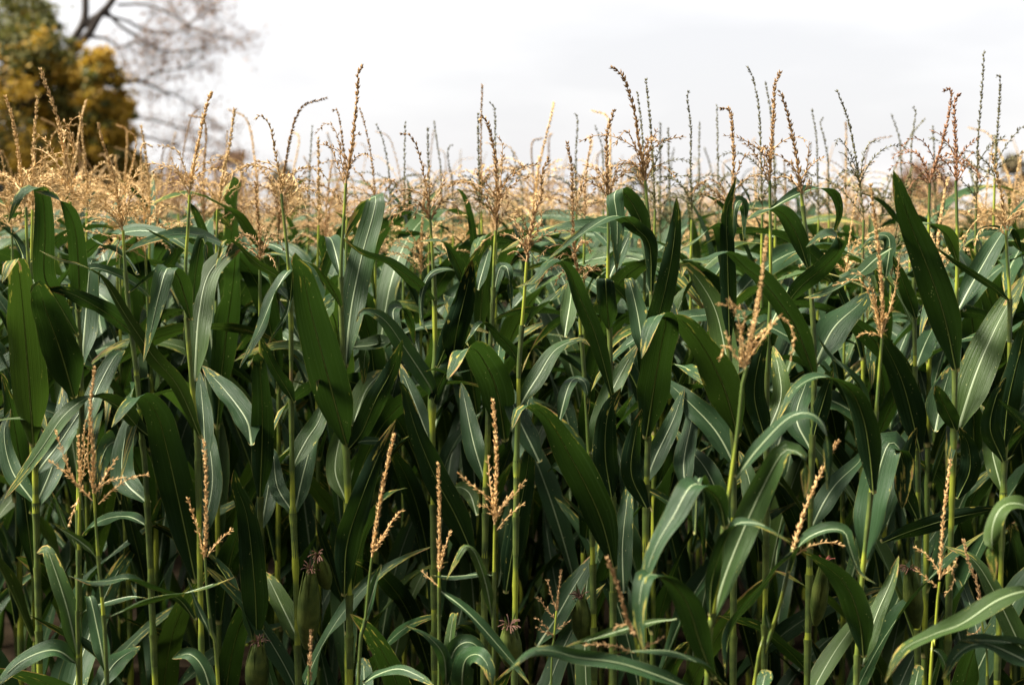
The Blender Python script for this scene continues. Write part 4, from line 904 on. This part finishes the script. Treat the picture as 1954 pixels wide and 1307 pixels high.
def far_field():
    """thousands of plants out to the edge of the field, one object"""
    g = np.random.default_rng(5)
    var_t, var_l = [], []
    for s in range(6):
        gg = np.random.default_rng(800 + s); h = gg.uniform(.3, .42)
        P = np.array([[0, 0, 1.5], [0, 0, 1.78], [gg.normal(0, .02), 0, 1.78 + h * .6], [gg.normal(0, .06), gg.normal(0, .05), 1.78 + h]])
        ps = [tube(crom(P, 6), np.array([.005, .004, .004, .0055, .005, .002]), 4)[:2]]
        for b in rand_branches(np.array([0, 0, 1.8]), np.array([0, 0, 1.0]), 8, .17, gg, 1.0, 1.4):
            ps.append(tube(b[::2], np.array([.0012, .0026, .0026, .0012]), 3)[:2])
        V, F, _ = cat(ps); var_t.append((V, F))
        ps = []
        for k in range(5):
            V, F, uv = None, None, None
            L = gg.uniform(.5, .8); el = R(gg.uniform(55, 78)); t = np.linspace(0, 1, 6); e = el + (R(gg.uniform(-80, -30)) - el) * t ** 1.5; az = gg.uniform(0, 6.28)
            D = np.stack([np.cos(e) * math.cos(az), np.cos(e) * math.sin(az), np.sin(e)], 1)
            Q = np.vstack([[0, 0, 0], np.cumsum(D[:-1] * L / 5, 0)]) + np.array([0, 0, gg.uniform(1.0, 1.42)])
            sd = np.array([-math.sin(az), math.cos(az), 0]); hw = np.array([.018, .036, .042, .036, .022, .002])[:, None]
            V = np.stack([Q - sd * hw + [0, 0, .01], Q, Q + sd * hw + [0, 0, .01]], 1).reshape(-1, 3)
            i = np.arange(5)[:, None] * 3; j = np.arange(2)[None, :]
            F = np.stack([i + j, i + j + 1, i + 4 + j, i + 3 + j], -1).reshape(-1, 4)
            uv = np.stack(np.broadcast_arrays(np.array([.1, .5, .9])[None, :], t[:, None]), -1).reshape(-1, 2)
            ps.append((V, F, uv))
        var_l.append(cat(ps))
    T, Lf = [], []; y = 9.4
    while y < 46:
        st = .31 + .010 * y
        for x in np.arange(-.4 * y - 1, .4 * y + 1, st):
            k = int(g.integers(6)); a = g.uniform(0, 6.28); c, s = math.cos(a), math.sin(a); m = np.array([[c, s, 0], [-s, c, 0], [0, 0, 1]]) * g.uniform(.86, 1.07)
            off = np.array([x + g.uniform(-.08, .08), y + g.normal(0, .08), 0])
            T.append((var_t[k][0] @ m + off, var_t[k][1])); Lf.append((var_l[k][0] @ m + off, var_l[k][1], var_l[k][2]))
        y += .85 + .03 * (y - 9)
    V, F, _ = cat(T); V2, F2, uv2 = cat(Lf)
    Va = np.vstack([V, V2]); Fa = np.vstack([F, F2 + len(V)]); uva = np.vstack([np.zeros((len(V), 2)), uv2])
    me = mesh('distant_corn', Va, Fa, [M_TAS, M_LEAF], uva, np.repeat([0, 1], [len(F), len(F2)]))
    o = link('distant_corn', me); o.color = (.68, .50, .26, 1)
    tag(o, 'far rows of the cornfield, a golden band of tassels under the sky', 'cornfield', kind='stuff')
far_field()

# ------------------------------------------------------------------ trees and bushes beyond the field
def leaf_cloud(C, rad, n, size, g, flat=.8):
    """n small leaf faces round clump centres C"""
    k = g.integers(len(C), size=n)
    d = g.normal(size=(n, 3)) * .62 * np.asarray(rad)[k][:, None] * np.array([1, 1, flat])
    P = C[k] + d
    a = nrm(g.normal(size=(n, 3))); b = nrm(np.cross(a, g.normal(size=(n, 3))))
    s = size * g.uniform(.6, 1.3, n)[:, None]
    V = np.stack([P - a * s, P + b * s * .5, P + a * s, P - b * s * .5], 1).reshape(-1, 3)
    F = (np.arange(n) * 4)[:, None] + np.arange(4)[None, :]
    return V, F
def grow(p, d, L, r, depth, g, out, ends, wob=.25, kids=3, up=.0, sp=.6):
    n = 6; pts = [p]; dd = d
    for i in range(n):
        p = p + dd * L / n; pts.append(p); dd = nrm(dd + g.normal(0, wob, 3) * .5 + np.array([0, 0, up]) * .1)
    out.append((np.array(pts), np.linspace(r, r * .55, n + 1), depth)); 
    if depth == 0: ends.append(pts[-1]); return
    for k in range(kids):
        i = int(g.integers(2, n + 1)) if k else n
        q = pts[i]; nd_ = nrm(dd + nrm(g.normal(size=3)) * sp * (1.2 if k else .5))
        grow(q, nd_, L * g.uniform(.55, .8), r * .55 * (.8 if k else 1), depth - 1, g, out, ends, wob, kids, up, sp)
        if depth <= 1: ends.append(q)
M_GOLD = plain('autumn_leaves', (.30, .17, .013), (.46, .30, .022), island=True, trans=.3)
M_OLIVE = plain('olive_leaves', (.035, .055, .012), (.17, .15, .02), island=True, trans=.25)
M_RUST = plain('rusty_leaves', (.12, .060, .025), (.24, .13, .06), island=True, trans=.2)
M_DKG = plain('dark_leaves', (.05, .045, .02), (.16, .12, .05), island=True, trans=.2)

def golden_tree():
    g = np.random.default_rng(21); d = 40.0
    base = U(-70, 0, d); base[2] = 0
    e = empty('autumn_tree', base); tag(e, 'leafy golden and olive autumn tree at the upper left corner', 'tree', 'trees beyond the field')
    tr = np.array([[0, 0, 0], [.1, .1, 1.5], [.0, 0, 3.2], [.2, .1, 5.5], [.1, 0, 7.5]])
    V, F, uv = tube(crom(tr, 16), np.linspace(.34, .12, 16), 10); link('trunk', mesh('trunk', V, F, M_BARK, uv), e)
    cl = []; 
    for px, py, rr in [(-40, 60, 95), (30, 40, 80), (70, 55, 50), (-60, 180, 110), (30, 150, 85), (95, 160, 70), (150, 150, 55), (190, 135, 40), (60, 230, 85), (140, 230, 70), (200, 205, 45), (225, 215, 32), (-40, 300, 100), (60, 310, 80), (140, 300, 70), (190, 285, 55), (215, 260, 40), (120, 370, 65), (200, 345, 50), (10, 380, 80), (240, 330, 36), (270, 350, 28), (-150, 100, 130), (-160, 260, 140), (60, 90, 60), (110, 120, 45)]:
        dd = d + g.uniform(-1.8, 1.8); c = U(px, py, dd) - base; cl.append((c, rr * d / FPX))
    for c, rr in cl[::3]:
        st = np.array([.1, 0, min(c[2] * .7, 6.5)]); mid = (st + c) / 2 + g.normal(0, .15, 3)
        V, F, uv = tube(crom(np.array([st, mid, c]), 10), np.linspace(.09, .02, 10), 6); link('limb', mesh('limb', V, F, M_BARK, uv), e)
    # smaller clumps inside every big one give an uneven outline and gaps
    for mat, n, pr in ((M_GOLD, 44000, 1), (M_OLIVE, 60000, 0)):
        C, rad = [], []
        for c, rr in cl:
            for k in range(40):
                v = nrm(g.normal(size=3)); gx = (c[0] + v[0] * rr) / 2.2; gold = (v[2] * .3 + v[0] * .3 - v[1] * .2 + g.normal(0, .9) + (gx - .75) * .55 - max(0, 3.4 - c[2]) * .5 - max(0, c[2] - 5.2) * .8) > .1
                if bool(pr) != bool(gold): continue
                C.append(c + v * rr * g.uniform(.3, 1.05)); rad.append(rr * g.uniform(.10, .38))
        V, F = leaf_cloud(np.array(C), rad, n, .072, g)
        o = link('crown', mesh('crown', V, F, mat, smooth=False), e); o['kind'] = 'stuff'
golden_tree()
def bare_tree():
    g = np.random.default_rng(33); d = 46.0
    base = U(110, 0, d); base[2] = 0
    e = empty('bare_tree', base); tag(e, 'nearly bare tree with dark crooked limbs behind the golden tree', 'tree', 'trees beyond the field')
    def px(pts, dz=0): return np.array([U(x, y, d + dz * i / len(pts)) - base for i, (x, y) in enumerate(pts)])
    limbs = [([(110, 430), (112, 300), (125, 160), (140, 75)], .30, .16), ([(140, 75), (156, 50), (163, 20), (160, -60)], .13, .10), ([(135, 90), (166, 70), (188, 32), (215, 0), (240, -70)], .15, .09), ([(160, 50), (190, 28), (205, 24)], .12, .09)]
    # long drooping boughs reaching out over the field
    bough = [([(205, 24), (230, 50), (260, 68), (305, 95), (350, 98), (395, 92)], .075), ([(200, 30), (240, 40), (290, 62), (340, 60), (385, 30)], .06), ([(170, 70), (205, 75), (228, 90), (260, 82), (300, 95)], .07), ([(125, 160), (170, 158), (215, 160), (270, 155), (300, 138), (350, 130), (385, 112)], .08), ([(125, 175), (190, 165), (260, 152), (300, 170), (350, 190), (400, 230)], .07), ([(120, 230), (200, 225), (270, 225), (330, 240), (400, 262), (440, 290)], .07), ([(225, 10), (280, 10), (330, 30), (380, 60), (450, 78)], .055), ([(118, 290), (230, 260), (290, 265), (350, 285), (420, 300), (450, 330)], .06), ([(118, 330), (240, 320), (320, 320), (400, 350)], .05), ([(240, -60), (300, -40), (350, -10), (400, 20)], .05)]
    parts = []
    for pts, r0, r1 in limbs:
        P = px(pts); V, F, uv = tube(crom(P, 14), np.linspace(r0, r1, 14), 8); link('limb' if r0 < .3 else 'trunk', mesh('limb' if r0 < .3 else 'trunk', V, F, M_BARK, uv), e)
    ends = []; tw = []
    for pts, r in bough:
        P = crom(px(pts, g.uniform(-2, 2)), 22); V, F, uv = tube(P, np.linspace(r * .85, .012, 22), 6); link('limb', mesh('limb', V, F, M_BARK, uv), e)
        for i in range(4, 22):
            for _ in range(2 if i > 8 else 1):
                dd = nrm(P[min(i + 1, 21)] - P[i - 1] + g.normal(0, .35, 3) * np.linalg.norm(P[min(i + 1, 21)] - P[i - 1]) * 1.6)
                grow(P[i], dd, g.uniform(.4, .85), .014, 2, g, tw, ends, .35, 2, -.1, .8)
    V, F, uv = cat([tube(p, r.clip(.0035), 3) for p, r, _ in tw]); o = link('twigs', mesh('twigs', V, F, M_TWIG, uv), e); o['kind'] = 'stuff'
    E = np.array(ends); keep = E[g.random(len(E)) < .42]
    V, F = leaf_cloud(keep, np.full(len(keep), .20), 4200, .055, g)
    o = link('crown', mesh('crown', V, F, M_RUST, smooth=False), e); o['kind'] = 'stuff'
bare_tree()
def bush(px, py, rx, ry, d, mat, label, seed, n=5000, name='bush', cat_='bush'):
    """rounded bush or small tree standing on the ground; px, py its crown centre, rx, ry its half size in pixels"""
    g = np.random.default_rng(seed); c = U(px, py, d); base = c.copy(); base[2] = 0
    e = empty(name, base); tag(e, label, cat_, 'trees and bushes along the far field edge')
    k = d / FPX; rx *= k; ry *= k; h = c[2] + ry
    st = np.array([[0, 0, 0], [g.normal(0, .1), 0, h * .4], [g.normal(0, .2), 0, h * .75]])
    V, F, uv = tube(crom(st, 8), np.linspace(.12, .04, 8), 7); link('trunk', mesh('trunk', V, F, M_BARK, uv), e)
    for q in range(4):
        tip = np.array([g.uniform(-.7, .7) * rx, g.uniform(-.7, .7) * rx, c[2] + g.uniform(-.3, .7) * ry])
        V, F, uv = tube(crom(np.array([[0, 0, h * .25], tip * [.4, .4, .7], tip]), 8), np.linspace(.06, .012, 8), 5); link('limb', mesh('limb', V, F, M_BARK, uv), e)
    C, rad = [], []
    while len(C) < 60:
        z = g.uniform(.25, 1) * h; f = math.sqrt(max(0, 1 - ((z - c[2] * .85) / (h - c[2] * .85 + .01)) ** 2)) if z > c[2] * .85 else 1
        a = g.uniform(0, 6.28); r_ = rx * f * math.sqrt(g.random())
        C.append([r_ * math.cos(a), r_ * math.sin(a), z]); rad.append(g.uniform(.14, .3) * rx)
    V, F = leaf_cloud(np.array(C), rad, n, .075, g)
    o = link('crown', mesh('crown', V, F, mat, smooth=False), e); o['kind'] = 'stuff'
bush(542, 352, 34, 32, 62, M_DKG, 'dark brown rounded bush on the horizon left of centre', 1)
bush(448, 345, 42, 50, 64, M_RUST, 'rusty brown bush under the bare branches at left', 2, 4000)
bush(330, 372, 60, 40, 66, M_RUST, 'low rusty thicket on the horizon behind the golden tassels', 12, 5000)
bush(1765, 352, 58, 46, 58, M_RUST, 'big orange brown bush on the horizon at right', 3, 7000)
bush(1935, 350, 32, 48, 60, M_DKG, 'dark bush at the right edge of the horizon', 4)
bush(1212, 352, 20, 36, 75, M_DKG, 'small narrow greyish tree on the horizon right of centre', 5, 2500)
bush(962, 385, 30, 14, 80, M_DKG, 'low distant bush on the horizon behind the bushy brown tassel', 6, 3000)


def shade_hedge():
    """added out of view behind the camera to shade the foot of the field"""
    g = np.random.default_rng(77); e = empty('shade_hedge', (0, -5.5, 0)); tag(e, 'unseen green leaf screen added behind the camera to shade the corn', 'shade_hedge')
    C = np.stack([g.uniform(-16, 16, 500), g.uniform(-.7, .7, 500), g.uniform(.1, 7.5, 500)], 1)
    V, F = leaf_cloud(C, np.full(500, .6), 26000, .15, g)
    o = link('foliage', mesh('foliage', V, F, M_OLIVE, smooth=False), e); o['kind'] = 'stuff'
    for x in np.arange(-15, 16, 2.5):
        P = np.array([[x, 0, 0], [x + g.normal(0, .1), 0, 1.5], [x + g.normal(0, .2), 0, 3.5]]); V, F, uv = tube(crom(P, 8), np.linspace(.09, .03, 8), 6)
        link('trunk', mesh('trunk', V, F, M_BARK, uv), e)
shade_hedge()
